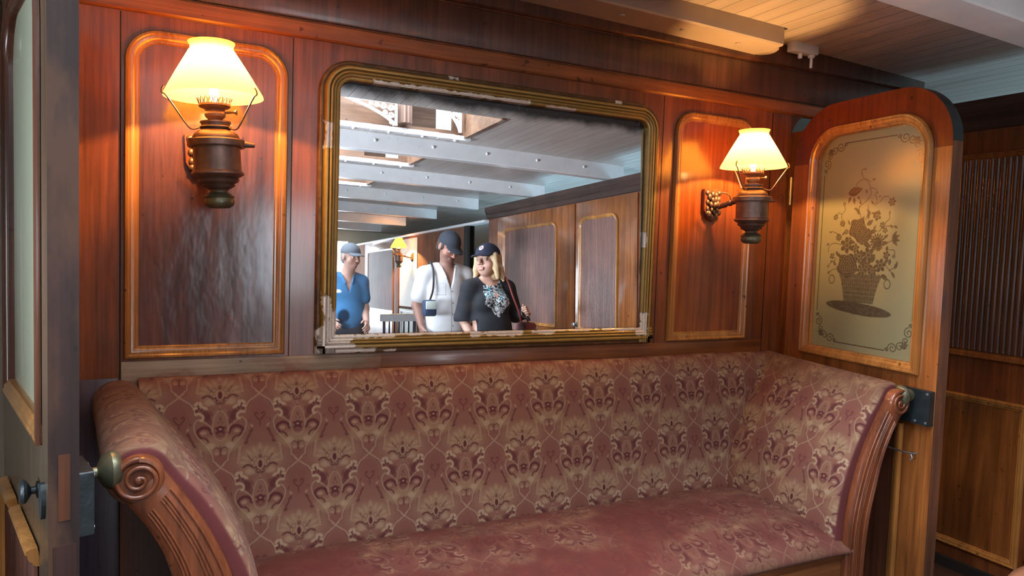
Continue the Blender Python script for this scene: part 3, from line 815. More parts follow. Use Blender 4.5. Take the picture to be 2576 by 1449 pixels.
mt, nt, b = newmat('frosted_glass_back')
b.inputs['Base Color'].default_value = (.50, .54, .40, 1); b.inputs['Roughness'].default_value = .22; b.inputs['Coat Weight'].default_value = .4; b.inputs['Coat Roughness'].default_value = .06
M['etched_back'] = mt
dL = saloon_door(7, LEFT, True)
dR = saloon_door(8, RIGHT, False)
# inset wood patch and old catch on the left door's free edge
zt, zb = at(160, 1150, -.76)[2], at(160, 1318, -.76)[2]
pe = lambda s_, z_, h_: LEFT(DW+h_, z_, -DT*s_)
plate('edge_patch', [(.30, zb), (.68, zb), (.68, zt), (.30, zt)], pe, 0.0, .0012, M['edge_patch'], dL)['label'] = 'orange wood patch let into the door edge'
plate('edge_patch', [(.10, zb-.30), (.85, zb-.30), (.85, zb-.045), (.10, zb-.045)], pe, 0.0, .001, M['edge_patch2'] if 'edge_patch2' in M else M['edge_patch'], dL)
# hinges on the right door
for z in (1.66, .45):
    lathe('hinge', [(0, -.06), (.007, -.058), (.007, .058), (0, .06)], M['brass'], dR, 12, Matrix.Translation((2.374, -.014, z)))
    lathe('hinge', [(0, -.06), (.007, -.058), (.007, .058), (0, .06)], M['brass'], dL, 12, Matrix.Translation((float(LEFT.h[0])-.004, float(LEFT.h[1])-.004, z)))

# hook holding the right door open
hk = empty('door_hook', RIGHT(.655, .722, 0))
tag(hk, 'thin steel hook and eye holding the right hand door open', 'hook')
inv = Matrix.Translation(hk.location).inverted()
e0 = Vector(RIGHT(.655, .722, .0)); e1 = Vector(RIGHT(.655, .722, .028)); e2 = Vector((2.335, -.20, .715)); e3 = Vector((2.335, .0, .715))
tube('eye', [inv @ p for p in (e0, e1, e1+Vector((0, -.008, -.012)), e1+Vector((0, 0, -.022)))], .003, M['steel'], hk)
tube('rod', [inv @ p for p in (e1+Vector((0, -.02, .004)), e1+Vector((0, .02, 0)), e2, e3)], .0028, M['steel'], hk)

# ------------------------------------------------------------------ wall lamps
def make_lamp():
    L = empty('wall_lamp', (0, 0, 0)); AX, AY = .025, -.20
    T = Matrix.Translation((AX, AY, 0))
    sh = lathe('lamp_shade', [(.1205, .135), (.119, .141), (.0885, .196), (.0565, .250), (.0525, .256), (.0515, .262), (.0555, .270), (.0565, .273)], M['shade'], L, 56, T, ang=60)
    sh['label'] = 'glowing white and amber glass shade'
    res = lathe('oil_reservoir', [(0, -.149), (.022, -.148), (.034, -.142), (.037, -.133), (.034, -.123), (.037, -.120), (.031, -.114), (.021, -.108), (.023, -.102), (.036, -.095), (.041, -.091), (.038, -.087), (.048, -.082), (.052, -.076), (.049, -.072), (.058, -.067), (.0645, -.062), (.0635, -.057), (.058, -.053), (.0575, .004), (.0575, .020), (.058, .030), (.053, .041), (.044, .048), (.035, .052), (.034, .054), (.038, .055), (.038, .060), (.034, .062), (.035, .068), (.0375, .069), (.0375, .073), (.020, .075), (.017, .077), (.019, .080), (.0245, .086), (.0255, .092), (.022, .099), (.026, .105), (.036, .109), (.039, .112), (.039, .117), (.030, .118), (.012, .118), (0, .119)], M['brass_dark'], L, 56, T, ang=28)
    lathe('foot', [(0, -.1495), (.024, -.1492), (.0352, -.142), (.0382, -.133), (.0352, -.1235), (.0380, -.1195), (.032, -.1135), (.0225, -.108), (.0215, -.105)], M['brass_green'], L, 48, T, ang=40)
    bd = lathe('support_ring', [(.0600, .008), (.068, .007), (.0705, .010), (.0705, .024), (.068, .027), (.0600, .027)], M['brass_dark'], L, 48, T, ang=30)
    # clamp lug and screw on the ring
    for an in (-.25,):
        d = Vector((math.cos(an), math.sin(an), 0))
        tube('ring_screw', [T @ (d*.068+Vector((0, 0, .016))), T @ (d*.082+Vector((0, 0, .014))), T @ (d*.094+Vector((0, 0, .013)))], [.009, .007, .0055], M['brass_dark'], bd, 10)
    # gallery crown of wire loops
    bm = bmesh.new(); n = 20
    for k in range(n):
        a = 2*math.pi*k/n; w = 2*math.pi/n*.42
        q = [(.037, a-w, .114), (.0385, a-w*.9, .122), (.041, a-w*.2, .129), (.043, a+w*.5, .132), (.0405, a+w*1.1, .128), (.038, a+w*.9, .121), (.037, a+w*.1, .114)]
        addtube(bm, [T @ Vector((r*math.cos(t), r*math.sin(t), z)) for r, t, z in q], .0013, 6)
    frombm('gallery_crown', bm, M['brass_dark'], L, sm=True, ang=60)
    # wick winder
    tube('wick_winder', [T @ Vector(p) for p in ((.02, -.005, .096), (.045, -.012, .098), (.052, -.014, .098))], [.003, .003, .008], M['brass_dark'], L)
    # bulb
    lathe('bulb', [(0, .117), (.007, .118), (.008, .130), (.0115, .142), (.0115, .150), (.007, .163), (.002, .172), (0, .173)], M['bulb'], L, 20, T)
    # harp: three sprung arms hooking the shade rim
    hp = tube('shade_collar', [T @ Vector((.0385*math.cos(t), .0385*math.sin(t), .058)) for t in np.linspace(0, 2*math.pi, 33)], .0022, M['brass_dark'], L)
    for an in (math.radians(198), math.radians(318), math.radians(78)):
        d = Vector((math.cos(an), math.sin(an), 0))
        pts = spline([d*.039+Vector((0, 0, .056)), d*.060+Vector((0, 0, .050)), d*.074+Vector((0, 0, .062)), d*.098+Vector((0, 0, .098)), d*.119+Vector((0, 0, .128)), d*.127+Vector((0, 0, .133)), d*.127+Vector((0, 0, .142)), d*.122+Vector((0, 0, .150))], 5)
        tube('shade_holder', [T @ Vector(p) for p in pts], .0021, M['brass_dark'], hp, 8)
    # wall plate with cast ornament and arm
    pl = plate('wall_plate', [(-.045, .064), (-.045, -.015), (-.036, -.034), (-.014, -.056), (0, -.064), (.014, -.056), (.036, -.034), (.045, -.015), (.045, .064), (.02, .067), (-.02, .067)], lambda a, b_, h: (a, -h, b_), .0, .018, M['settee_wood'], L)
    bm = bmesh.new(); random.seed(3)
    def blob(c, r, s=(1, 1, 1)):
        q = bmesh.ops.create_icosphere(bm, subdivisions=2, radius=r)
        for v in q['verts']: v.co = Vector((v.co.x*s[0], v.co.y*s[1], v.co.z*s[2]))+Vector(c)
    for ring, (rad, cnt, br, dep) in enumerate(((.030, 11, .0105, -.019), (.017, 7, .009, -.025), (0, 1, .012, -.030))):
        for k in range(cnt):
            a = 2*math.pi*k/cnt+.3*ring
            blob((rad*math.cos(a)*1.05, dep, rad*math.sin(a)*1.5), br*(.8+.4*random.random()), (1, .7, 1.25))
    for (x_, z_) in ((-.03, .05), (.03, .05), (0, -.05), (-.028, -.03), (.028, -.03)): blob((x_, -.019, z_), .010, (1.2, .6, 1))
    frombm('cast_rosette', bm, M['brass_dark'], pl, sm=True, ang=80)
    ar = tube('bracket_arm', [Vector(p) for p in spline([(0, -.02, 0), (.002, -.05, -.004), (.008, -.085, .004), (.018, -.115, .014), (.022, -.132, .017)], 5)], [.010, .0095, .009, .0085, .008, .008, .009, .0105, .012, .012, .010, .009, .009, .010, .0125, .0125, .010, .009, .009, .009, .009], M['brass_dark'], L, 12)
    q = bmesh.new()
    for c_, r_ in (((.002, -.052, -.004), .0125), ((.012, -.098, .008), .0135), ((.021, -.128, .016), .011)):
        s_ = bmesh.ops.create_icosphere(q, subdivisions=2, radius=r_)
        for v in s_['verts']: v.co += Vector(c_)
    frombm('arm_knuckle', q, M['brass_dark'], ar, sm=True, ang=80)
    tube('thumb_lever', [Vector(p) for p in spline([(.012, -.098, .008), (.006, -.104, .030), (-.012, -.100, .044), (-.028, -.090, .046)], 4)], .0022, M['brass_dark'], ar)
    return L
def lamp_light(L, tilt, power):
    l = bpy.data.lights.new('lamp_glow', 'POINT'); l.energy = power; l.color = (1.0, .50, .15); l.shadow_soft_size = .010
    o = bpy.data.objects.new('lamp_glow', l); COL.objects.link(o)
    o.location = L.matrix_basis @ Vector((.025, -.20, .185))
LP = 19.0
lampL = make_lamp(); lampL.location = (.090, -.001, 1.605); lampL.rotation_euler = (0, math.radians(-3.2), 0)
tag(lampL, 'lit oil style wall lamp with glass shade left of the mirror', 'lamp', 'oil style wall lamps')
lampR = copytree(lampL); lampR.location = (1.950, -.001, 1.575); lampR.rotation_euler = (0, math.radians(-1.6), 0)
tag(lampR, 'lit oil style wall lamp between the mirror and the right hand door', 'lamp', 'oil style wall lamps')
lampF = copytree(lampL); lampF.location = (WX-.008, -7.62, 1.62); lampF.rotation_euler = (0, 0, math.radians(-90))
tag(lampF, 'glowing wall lamp far off in the mirror beside the pale reeded door', 'lamp', 'oil style wall lamps')
lampB = copytree(lampL); lampB.location = (2.95, 1.598, 1.66); lampB.rotation_euler = (0, 0, 0)
tag(lampB, 'wall lamp in the passage behind the right hand door, its glow showing through the gap', 'lamp', 'oil style wall lamps')
bpy.context.view_layer.update()
for l_, p_ in ((lampL, LP), (lampR, LP), (lampF, LP*6), (lampB, LP*3)): lamp_light(l_, 0, p_)

# ------------------------------------------------------------------ mirror
mr = empty('wall_mirror', (1.04, 0, 1.03)); mr_inv = Matrix.Translation(mr.location).inverted()
tag(mr, 'large framed mirror with chipped gilt moulding above the settee', 'mirror')
def gilt_frame():
    x0, x1, z0, z1, R_ = .408, 1.674, 1.034, 1.932, .098
    path = []; nrm = []
    def straight(p, q, n_):
        L_ = math.hypot(q[0]-p[0], q[1]-p[1]); k = int(L_/.0032)
        for i in range(1, k): t = i/k; path.append((p[0]+(q[0]-p[0])*t, p[1]+(q[1]-p[1])*t)); nrm.append(n_)
    s2 = 1.0
    path.append((x0, z0)); nrm.append((1, 1))
    straight((x0, z0), (x1, z0), (0, 1)); path.append((x1, z0)); nrm.append((-1, 1))
    straight((x1, z0), (x1, z1-R_), (-1, 0))
    for k in range(49):
        a = math.pi/2*k/48; path.append((x1-R_+R_*math.cos(a), z1-R_+R_*math.sin(a))); nrm.append((-math.cos(a), -math.sin(a)))
    straight((x1-R_, z1), (x0+R_, z1), (0, -1))
    for k in range(49):
        a = math.pi/2+math.pi/2*k/48; path.append((x0+R_+R_*math.cos(a), z1-R_+R_*math.sin(a))); nrm.append((-math.cos(a), -math.sin(a)))
    straight((x0, z1-R_), (x0, z0), (1, 0))
    P = np.array(path); Nn = np.array(nrm)
    W_ = .061
    kp = [(0, 0), (0, .014), (.003, .0195), (.010, .0205), (.013, .018), (.015, .026), (.020, .034), (.027, .034), (.030, .028), (.0325, .033), (.037, .034), (.0405, .029), (.043, .0315), (.047, .0305), (.0495, .0270), (.052, .0285), (.0565, .0275), (.0605, .0255), (.061, .0)]
    u = np.concatenate([np.linspace(a[0], b_[0], max(2, int(1+math.hypot(b_[0]-a[0], b_[1]-a[1])/.0016)), endpoint=False) for a, b_ in zip(kp, kp[1:])]+[[.061]])
    hh = np.concatenate([np.linspace(a[1], b_[1], max(2, int(1+math.hypot(b_[0]-a[0], b_[1]-a[1])/.0016)), endpoint=False) for a, b_ in zip(kp, kp[1:])]+[[0]])
    X = P[:, :1]+Nn[:, :1]*u[None]; Z = P[:, 1:]+Nn[:, 1:]*u[None]; H = np.repeat(hh[None], len(P), 0).copy()
    nz = fbm(X*55, Z*55, 4); nz2 = fbm(X*170+9, Z*170, 3)
    chip = np.zeros_like(X)
    U = np.repeat(u[None], len(P), 0)
    def patch(xa, xb, za, zb, u0=0, u1=.07, th=.5, soft=.008):
        nonlocal chip
        soft *= .6
        d = np.maximum(np.maximum(xa-X, X-xb), np.maximum(za-Z, Z-zb)); d = np.maximum(d, np.maximum(u0-U, U-u1))
        chip = np.maximum(chip, (d+(nz-.5)*soft*6 < soft*(.5-th)*2).astype(float))
    patch(.57, 1.11, 1.86, 1.89, .050, .062, .35, .004); patch(1.17, 1.295, 1.86, 1.89, .055, .062, .5, .003)
    patch(.40, .52, 1.02, 1.105, 0, .07, .38, .014); patch(.40, .60, 1.02, 1.052, 0, .018, .45, .006); patch(.44, .655, 1.078, 1.10, .048, .062, .35, .005)
    patch(.66, .92, 1.08, 1.10, .055, .062, .5, .003); patch(.915, 1.11, 1.08, 1.10, .042, .062, .38, .006); patch(1.15, 1.24, 1.08, 1.10, .045, .062, .45, .005)
    patch(1.24, 1.62, 1.08, 1.10, .056, .062, .5, .003); patch(1.50, 1.62, 1.07, 1.10, .050, .062, .4, .005)
    patch(.42, .445, 1.665, 1.742, .016, .040, .3, .004); patch(.41, .455, 1.03, 1.22, .020, .062, .55, .010); patch(.44, .475, 1.09, 1.17, .03, .062, .35, .01)
    patch(1.59, 1.63, 1.40, 1.455, .050, .062, .3, .004); patch(1.59, 1.64, 1.07, 1.15, .035, .062, .4, .008)
    patch(.82, .85, 1.92, 1.94, .002, .014, .3, .004); patch(1.465, 1.49, 1.91, 1.94, .002, .014, .3, .004); patch(.62, .66, 1.03, 1.045, 0, .010, .4, .004)
    H = H-chip*.0016*(H > .004)
    gold = np.array([.38, .245, .065]); gold2 = np.array([.17, .095, .025]); white = np.array([.74, .68, .60])
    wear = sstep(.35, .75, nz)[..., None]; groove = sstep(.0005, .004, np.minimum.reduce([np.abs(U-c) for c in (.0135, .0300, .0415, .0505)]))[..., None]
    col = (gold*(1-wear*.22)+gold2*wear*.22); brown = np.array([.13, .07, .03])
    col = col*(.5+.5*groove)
    col = np.where(U[..., None] < .013, brown*(.8+.5*wear), col)
    col = col*(1-chip[..., None])+white*(.85+.25*nz2[..., None])*chip[..., None]
    X = np.vstack([X, X[:1]]); Z = np.vstack([Z, Z[:1]]); H = np.vstack([H, H[:1]]); col = np.concatenate([col, col[:1]])
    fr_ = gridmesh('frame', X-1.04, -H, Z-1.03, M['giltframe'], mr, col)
    fr_['label'] = 'reeded gilt frame with white plaster showing where it chipped'
gilt_frame()
TILT = math.radians(1.6)
gx = np.linspace(.440, 1.645, 480); gz = np.linspace(1.060, 1.900, 340); GX, GZ = np.meshgrid(gx, gz, indexing='ij')
n1 = fbm(GX*22, GZ*22, 5); n2 = fbm(GX*70, GZ*70, 4); n3 = fbm(GX*8+5, GZ*8, 4)
top = 1.871-GZ; right = 1.613-GX; bot = GZ-1.094; left = GX-.469
lim = .010+.008*sstep(.6, 1.1, GX)+.012*(n3-.5)
dark = .93*(1-sstep(lim, lim+.042, top+(n1-.5)*.024))
dark = np.maximum(dark, .9*(1-sstep(.003, .010, right+(n1-.5)*.006)))
dark = np.maximum(dark, .5*(1-sstep(.001, .006, bot+(n1-.5)*.004)))
dark = np.maximum(dark, .85*(1-sstep(.014, .024, np.hypot(GX-.492, (GZ-1.150)*.9)+(n1-.5)*.008)))
haze = .010+.05*np.exp(-((GX-.55)/.16)**2)*sstep(.3, .7, n3+.25*np.exp(-((GZ-1.30)/.12)**2))*(GZ < 1.55)  # dust film, with glare from the bright doorway painted into it
haze = haze+.06*np.exp(-((GX-.62)**2+(GZ-1.25)**2)/.006)+.03*np.exp(-((GX-.60)**2+(GZ-1.56)**2)/.0012)
specks = (n2 > .80).astype(float)*.12; haze = haze+specks*(n3 > .5)+.05*sstep(.62, .75, n1)*(GX < .95)*(GZ < 1.3)
colr = np.stack([np.clip(dark, 0, 1), np.clip(haze, 0, 1), np.zeros_like(dark)], -1)
GY = -.0128+(GZ-1.48)*math.tan(TILT)
gridmesh('glass', GX-1.04, GY, GZ-1.03, M['mirror'], mr, colr)['label'] = 'old silvering, dark along the top and right edges'

# ------------------------------------------------------------------ settee upholstery pattern (one repeat, woven motif)
TW, TH = .211, .400
def make_tile():
    NX, NZ = 264, 500
    U, V = np.meshgrid((np.arange(NX)+.5)/NX*TW, (np.arange(NZ)+.5)/NZ*TH, indexing='ij')
    K = .000193                                 # metres per drawing unit
    acc = {k: np.zeros_like(U) for k in ('dark', 'cream', 'line', 'rose', 'gold', 'shade')}
    # copies of the motif: columns at 0 and TW/2 with a half drop, wrapped
    for (ox, oz) in [(i*TW+(TW/2 if j % 2 else 0), j*TH/2) for i in (-1, 0, 1, 2) for j in (-2, -1, 0, 1, 2, 3)]:
        x = np.abs(U-ox)/K; y = -(V-oz)/K+1300   # drawing units, y down, y=1300 at the lower crossing
        if not ((x < 620) & (y > -40) & (y < 1340)).any(): continue
        sgn = np.sign(U-ox)
        def seg(pts, r, ch, val=1.0, soft=5):
            best = np.full_like(x, 1e9)
            for (x0, y0), (x1, y1) in zip(pts, pts[1:]):
                dx, dy = x1-x0, y1-y0; t = np.clip(((x-x0)*dx+(y-y0)*dy)/(dx*dx+dy*dy+1e-9), 0, 1)
                best = np.minimum(best, np.hypot(x-x0-t*dx, y-y0-t*dy))
            acc[ch] = np.maximum(acc[ch], val*(1-sstep(r-soft, r+soft, best)))
        def ell(cx, cy, rx, ry, ch, val=1.0, rot=0, soft=.12):
            c_, s_ = math.cos(rot), math.sin(rot); a = ((x-cx)*c_+(y-cy)*s_)/rx; b_ = (-(x-cx)*s_+(y-cy)*c_)/ry
            acc[ch] = np.maximum(acc[ch], val*(1-sstep(1-soft, 1+soft, np.hypot(a, b_))))
        sp_ = lambda pts, n=6: [tuple(p) for p in spline(pts, n)]
        og = sp_([(0, 1300), (55, 1235), (98, 1195), (102, 1140), (135, 1060), (215, 950), (310, 830), (352, 720), (340, 640), (300, 600), (262, 600)])
        seg(og, 7, 'line')
        hook = sp_([(262, 612), (232, 590), (236, 545), (280, 515), (330, 520)]); seg(hook, 16, 'cream', .95, 8)
        seg(sp_([(340, 520), (352, 450), (400, 370), (470, 320), (547, 262)]), 7, 'line')
        seg([(547, 262), (600, 215)], 7, 'line')
        # zone tints
        ell(547, 560, 150, 210, 'rose', .8, 0, .5); ell(0, 1180, 110, 120, 'rose', .6, 0, .5)
        ell(0, 180, 330, 190, 'gold', .8, 0, .5); ell(130, 970, 190, 110, 'gold', .75, 0, .5); ell(0, 620, 110, 190, 'gold', .25, 0, .4)
        # pod
        t = np.linspace(0, math.pi, 18); seg([(105*math.sin(a)*(1-.12*math.cos(a)), 700-215*math.cos(a)) for a in t], 5, 'line', .8)
        ell(0, 600, 22, 34, 'dark', .45); ell(26, 655, 12, 20, 'dark', .5, .6)
        ell(0, 752, 52, 52, 'dark', 1); ell(52, 735, 24, 20, 'dark', .9); ell(44, 800, 24, 18, 'dark', .9, -.5); ell(0, 750, 20, 12, 'cream', .9)
        for k in range(3): seg([(12+22*k, 820), (8+18*k, 868-6*k)], 5, 'dark', .75, 4)
        # paisley with its dark crescent
        seg(sp_([(262, 612), (200, 650), (130, 710), (108, 790)]), 6, 'line')
        seg(sp_([(118, 800), (150, 740), (220, 712), (290, 745), (308, 800), (270, 850)]), 22, 'dark', .95, 8)
        seg(sp_([(270, 860), (215, 862), (172, 895), (160, 930)]), 12, 'dark', .9, 6)
        ell(225, 790, 40, 26, 'cream', .55, 0, .3)
        # dark field between pod and hook
        ell(178, 560, 52, 78, 'dark', .85, .25, .35); ell(140, 650, 34, 52, 'dark', .6, -.3, .4); ell(215, 505, 30, 34, 'dark', .8, 0, .4)
        ell(120, 520, 20, 40, 'dark', .5, .4, .4)
        # cream lily with dark stamens at the shoulder
        for (cx, cy, rx, ry, ro) in ((215, 430, 52, 22, -.5), (262, 385, 24, 46, .1), (318, 372, 42, 24, .7), (330, 430, 34, 18, .2)): ell(cx, cy, rx, ry, 'cream', .9, ro, .3)
        ell(245, 452, 16, 42, 'dark', .9, -.5, .3); ell(292, 410, 14, 46, 'dark', .95, .2, .3); ell(318, 470, 36, 18, 'dark', .85, .3, .3)
        # lotus
        ell(0, 262, 30, 56, 'dark', 1, 0, .2); seg([(46*math.sin(a), 262-70*math.cos(a)) for a in t], 5, 'line', .9)
        ell(0, 150, 14, 20, 'dark', .9, 0, .3); seg([(26*math.sin(a), 150-34*math.cos(a)) for a in t], 6, 'dark', .55, 4)
        ell(0, 62, 14, 26, 'dark', .8, 0, .3)
        for (cx, cy, ro) in ((78, 185, .7), (112, 235, 1.2)):
            ell(cx, cy, 34, 22, 'dark', .75, ro+.3, .2); ell(cx, cy, 24, 13, 'cream', .9, ro+.3, .3)
        seg(sp_([(50, 300), (95, 312), (135, 275), (185, 262), (235, 290)]), 13, 'dark', .95, 7); seg(sp_([(35, 330), (80, 350), (110, 330)]), 14, 'dark', .9, 8)
        seg(sp_([(110, 205), (150, 165), (170, 130)]), 8, 'dark', .8, 5)
        for (cx, cy, rx, ry, ro) in ((0, 20, 26, 62, 0), (75, 70, 22, 60, .45), (150, 90, 22, 60, .8), (205, 160, 20, 60, 1.2), (240, 225, 18, 56, 1.5)): ell(cx, cy, rx, ry, 'cream', .42, ro, .7)
        ell(140, 360, 72, 46, 'cream', .6, 0, .5); ell(120, 395, 20, 14, 'dark', .4, 0, .4)
        seg([(0, 345), (0, 470)], 9, 'dark', .8, 6); seg([(0, 405), (0, 450)], 5, 'cream', .9, 4); ell(45, 375, 42, 16, 'dark', .75, -.35, .4)
        # little tree at the foot
        seg([(0, 1000), (0, 1130)], 9, 'dark', .8, 6); seg(sp_([(0, 1050), (35, 1020), (75, 1012), (88, 1040)]), 9, 'dark', .85, 6); ell(48, 1095, 34, 22, 'cream', .5, 0, .4)
        ell(130, 985, 60, 46, 'cream', .7, 0, .5)
        # heart on the neighbouring axis (x = 547)
        hx = np.abs(x-547)
        def seg2(pts, r, ch, val, soft=5):
            best = np.full_like(x, 1e9)
            for (x0, y0), (x1, y1) in zip(pts, pts[1:]):
                dx, dy = x1-x0, y1-y0; tt = np.clip(((hx-x0)*dx+(y-y0)*dy)/(dx*dx+dy*dy+1e-9), 0, 1)
                best = np.minimum(best, np.hypot(hx-x0-tt*dx, y-y0-tt*dy))
            acc[ch] = np.maximum(acc[ch], val*(1-sstep(r-soft, r+soft, best)))
        seg2(sp_([(4, 655), (40, 620), (68, 580), (62, 545), (38, 548), (30, 568)]), 8, 'dark', .85); seg2([(0, 650), (0, 740)], 7, 'dark', .8)
        seg2([(140, 640), (150, 670)], 9, 'dark', .6); seg2([(120, 720), (105, 745)], 12, 'cream', .6)
        # sprays beside the paisley
        seg(sp_([(415, 800), (400, 860), (370, 910), (352, 960)]), 14, 'dark', .75, 8); ell(352, 970, 34, 20, 'dark', .8, -.4, .4); ell(430, 800, 18, 34, 'dark', .75, .5, .4)
        for k in range(7): seg([(255-6*k, 1040+36*k), (282-6*k, 1022+36*k)], 7, 'cream', .7, 5); seg([(222-3*k, 1050+34*k), (240-3*k, 1070+34*k)], 5, 'dark', .45, 4)
        for k in range(6): seg([(372+12*k, 440-22*k), (384+12*k, 462-22*k)], 4, 'dark', .45, 4)
        # shadow side of the raised lines
        seg([(a-9*1, b_+8) for a, b_ in og], 6, 'shade', .6)
    nz = _rng.rand(NX, NZ)
    D = np.clip(acc['dark'], 0, 1)[..., None]; Cc = np.clip(acc['cream'], 0, 1)[..., None]; Ln = acc['line'][..., None]; Ro = acc['rose'][..., None]; Go = acc['gold'][..., None]; Sh = acc['shade'][..., None]
    pink = np.array([.232, .098, .068]); rose = np.array([.20, .066, .050]); gold = np.array([.34, .225, .125]); dark = np.array([.095, .014, .019]); cream = np.array([.47, .345, .22])
    c = pink*(1-Ro*.8)+rose*Ro*.8; c = c*(1-Go*.75)+gold*Go*.75
    c = c*(1-Sh*.35); c = c*(1-D)+dark*D; c = c*(1-Cc*.85)+cream*Cc*.85; c = c*(1-Ln*.75)+cream*.92*Ln*.75
    dith = (nz[..., None]-.5)*.16; c = c*(1+dith*(1-D*.5))
    h = acc['line']*.8+acc['cream']*.3-acc['dark']*.25-acc['shade']*.3
    # blur a touch (pile)
    for ax in (0, 1): c = (np.roll(c, 1, ax)+2*c+np.roll(c, -1, ax))/4; h = (np.roll(h, 1, ax)+2*h+np.roll(h, -1, ax))/4
    return c, h
TILE_C, TILE_H = make_tile()
def cloth(u, v):
    i = (np.floor(u/TW*TILE_C.shape[0]).astype(int)) % TILE_C.shape[0]; j = (np.floor(v/TH*TILE_C.shape[1]).astype(int)) % TILE_C.shape[1]
    return TILE_C[i, j], TILE_H[i, j]

# ------------------------------------------------------------------ settee
CX = 1.092
st = empty('settee', (CX, -.33, 0)); SO = np.array([CX, -.33, 0.0])
tag(st, 'long built-in settee in worn red floral moquette with scroll arms', 'settee')
def sgrid(name, X, Y, Z, mat, col, parent=st): return gridmesh(name, X-SO[0], Y-SO[1], Z-SO[2], mat, parent, col)
# backrest
u = np.linspace(-1, 1, 1500); v = np.linspace(0, 1, 330); U, V = np.meshgrid(u, v, indexing='ij')
U = CX+U*(.985+.175*sstep(.30, .95, V))
prof_pts = np.array(spline([(-.165, .43), (-.150, .50), (-.128, .62), (-.108, .74), (-.085, .86), (-.062, .94), (-.040, .976), (-.018, .986), (-.001, .984)], 12))
sl = np.concatenate([[0], np.cumsum(np.hypot(*np.diff(prof_pts, axis=0).T))]); Lb = sl[-1]
yy = np.interp(V*Lb, sl, prof_pts[:, 0]); zz = np.interp(V*Lb, sl, prof_pts[:, 1])
cc, hh = cloth(U-.243+TW*.5-.0, V*Lb+.43-.868-.135+TH*2+.003-.146)
wob = (fbm(U*3.1, V*2, 3)-.5)
yy = yy-hh*.0012-.010*wob
zz = zz+.012*(fbm(U*1.3+3, V*0+2, 2)-.5)*V-.004
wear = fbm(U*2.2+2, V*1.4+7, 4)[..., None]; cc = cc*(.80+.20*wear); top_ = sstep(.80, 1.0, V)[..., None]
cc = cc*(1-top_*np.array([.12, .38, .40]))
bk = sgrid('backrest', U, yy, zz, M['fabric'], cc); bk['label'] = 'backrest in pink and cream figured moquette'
# seat cushion, red and rubbed
u = np.linspace(.118, 2.066, 1050); prof_pts = np.array(spline([(-.10, .425), (-.115, .462), (-.19, .500), (-.33, .516), (-.48, .508), (-.60, .482), (-.655, .448), (-.668, .422), (-.650, .404)], 14))
sl = np.concatenate([[0], np.cumsum(np.hypot(*np.diff(prof_pts, axis=0).T))]); Lb = sl[-1]; v = np.linspace(0, 1, 330); U, V = np.meshgrid(u, v, indexing='ij')
yy = np.interp(V*Lb, sl, prof_pts[:, 0]); zz = np.interp(V*Lb, sl, prof_pts[:, 1])
edge = np.minimum(U-.118, 2.066-U); rnd = np.sqrt(np.clip(1-(1-np.clip(edge/.26, 0, 1))**2, 0, 1)); frontness = sstep(-.1, -.5, yy*-1*-1)
zz = .405+(zz-.405)*(.36+.64*rnd)
cc, hh = cloth(U*1.0+.05, V*Lb*1.0)
n_ = fbm(U*3.5, V*3.5*Lb+4, 5)[..., None]; n2_ = fbm(U*26, V*Lb*26, 4)[..., None]
red = np.array([.125, .017, .013]); red2 = np.array([.160, .036, .025]); worn = np.array([.19, .10, .06])
base = red*(1-n_)+red2*n_
fade = np.clip(.10+.75*sstep(.47, .66, n_)+.55*sstep(1.25, 1.95, U)[..., None], 0, .8)*(.55+.45*n2_)
edgew = sstep(.86, .97, V)[..., None]*.45+.35*(1-sstep(.0, .10, edge))[..., None]
cc = base*(1-fade)+(cc*.85)*fade; cc = cc*(1-edgew*n2_)+worn*edgew*n2_
cc = cc*(.82+.36*n2_)*np.array([.76, .66, .64])
zz = zz+hh*.0009+.006*(fbm(U*2.5, V*2, 3)-.5)
# shallow pull lines between seat places
for x_ in (.78, 1.43): zz = zz-.004*np.exp(-((U-x_-.03*np.sin(V*5))/.012)**2)*sstep(.1, .3, V)
ct = sgrid('seat_cushion', U, yy, zz, M['fabric'], cc); ct['label'] = 'rubbed red seat cushion'
sb = box('seat_rail', .14-CX, 2.045-CX, -.640+.33, -.612+.33, .10, .408, M['settee_wood_x'], st, .006)
box('seat_rail_bead', .15-CX, 2.035-CX, -.648+.33, -.630+.33, .385, .404, M['settee_wood_x'], st, .006)
box('seat_frame', .12-CX, 2.06-CX, -.60+.33, -.01+.33, .02, .40, M['low_dark'], st, .004)
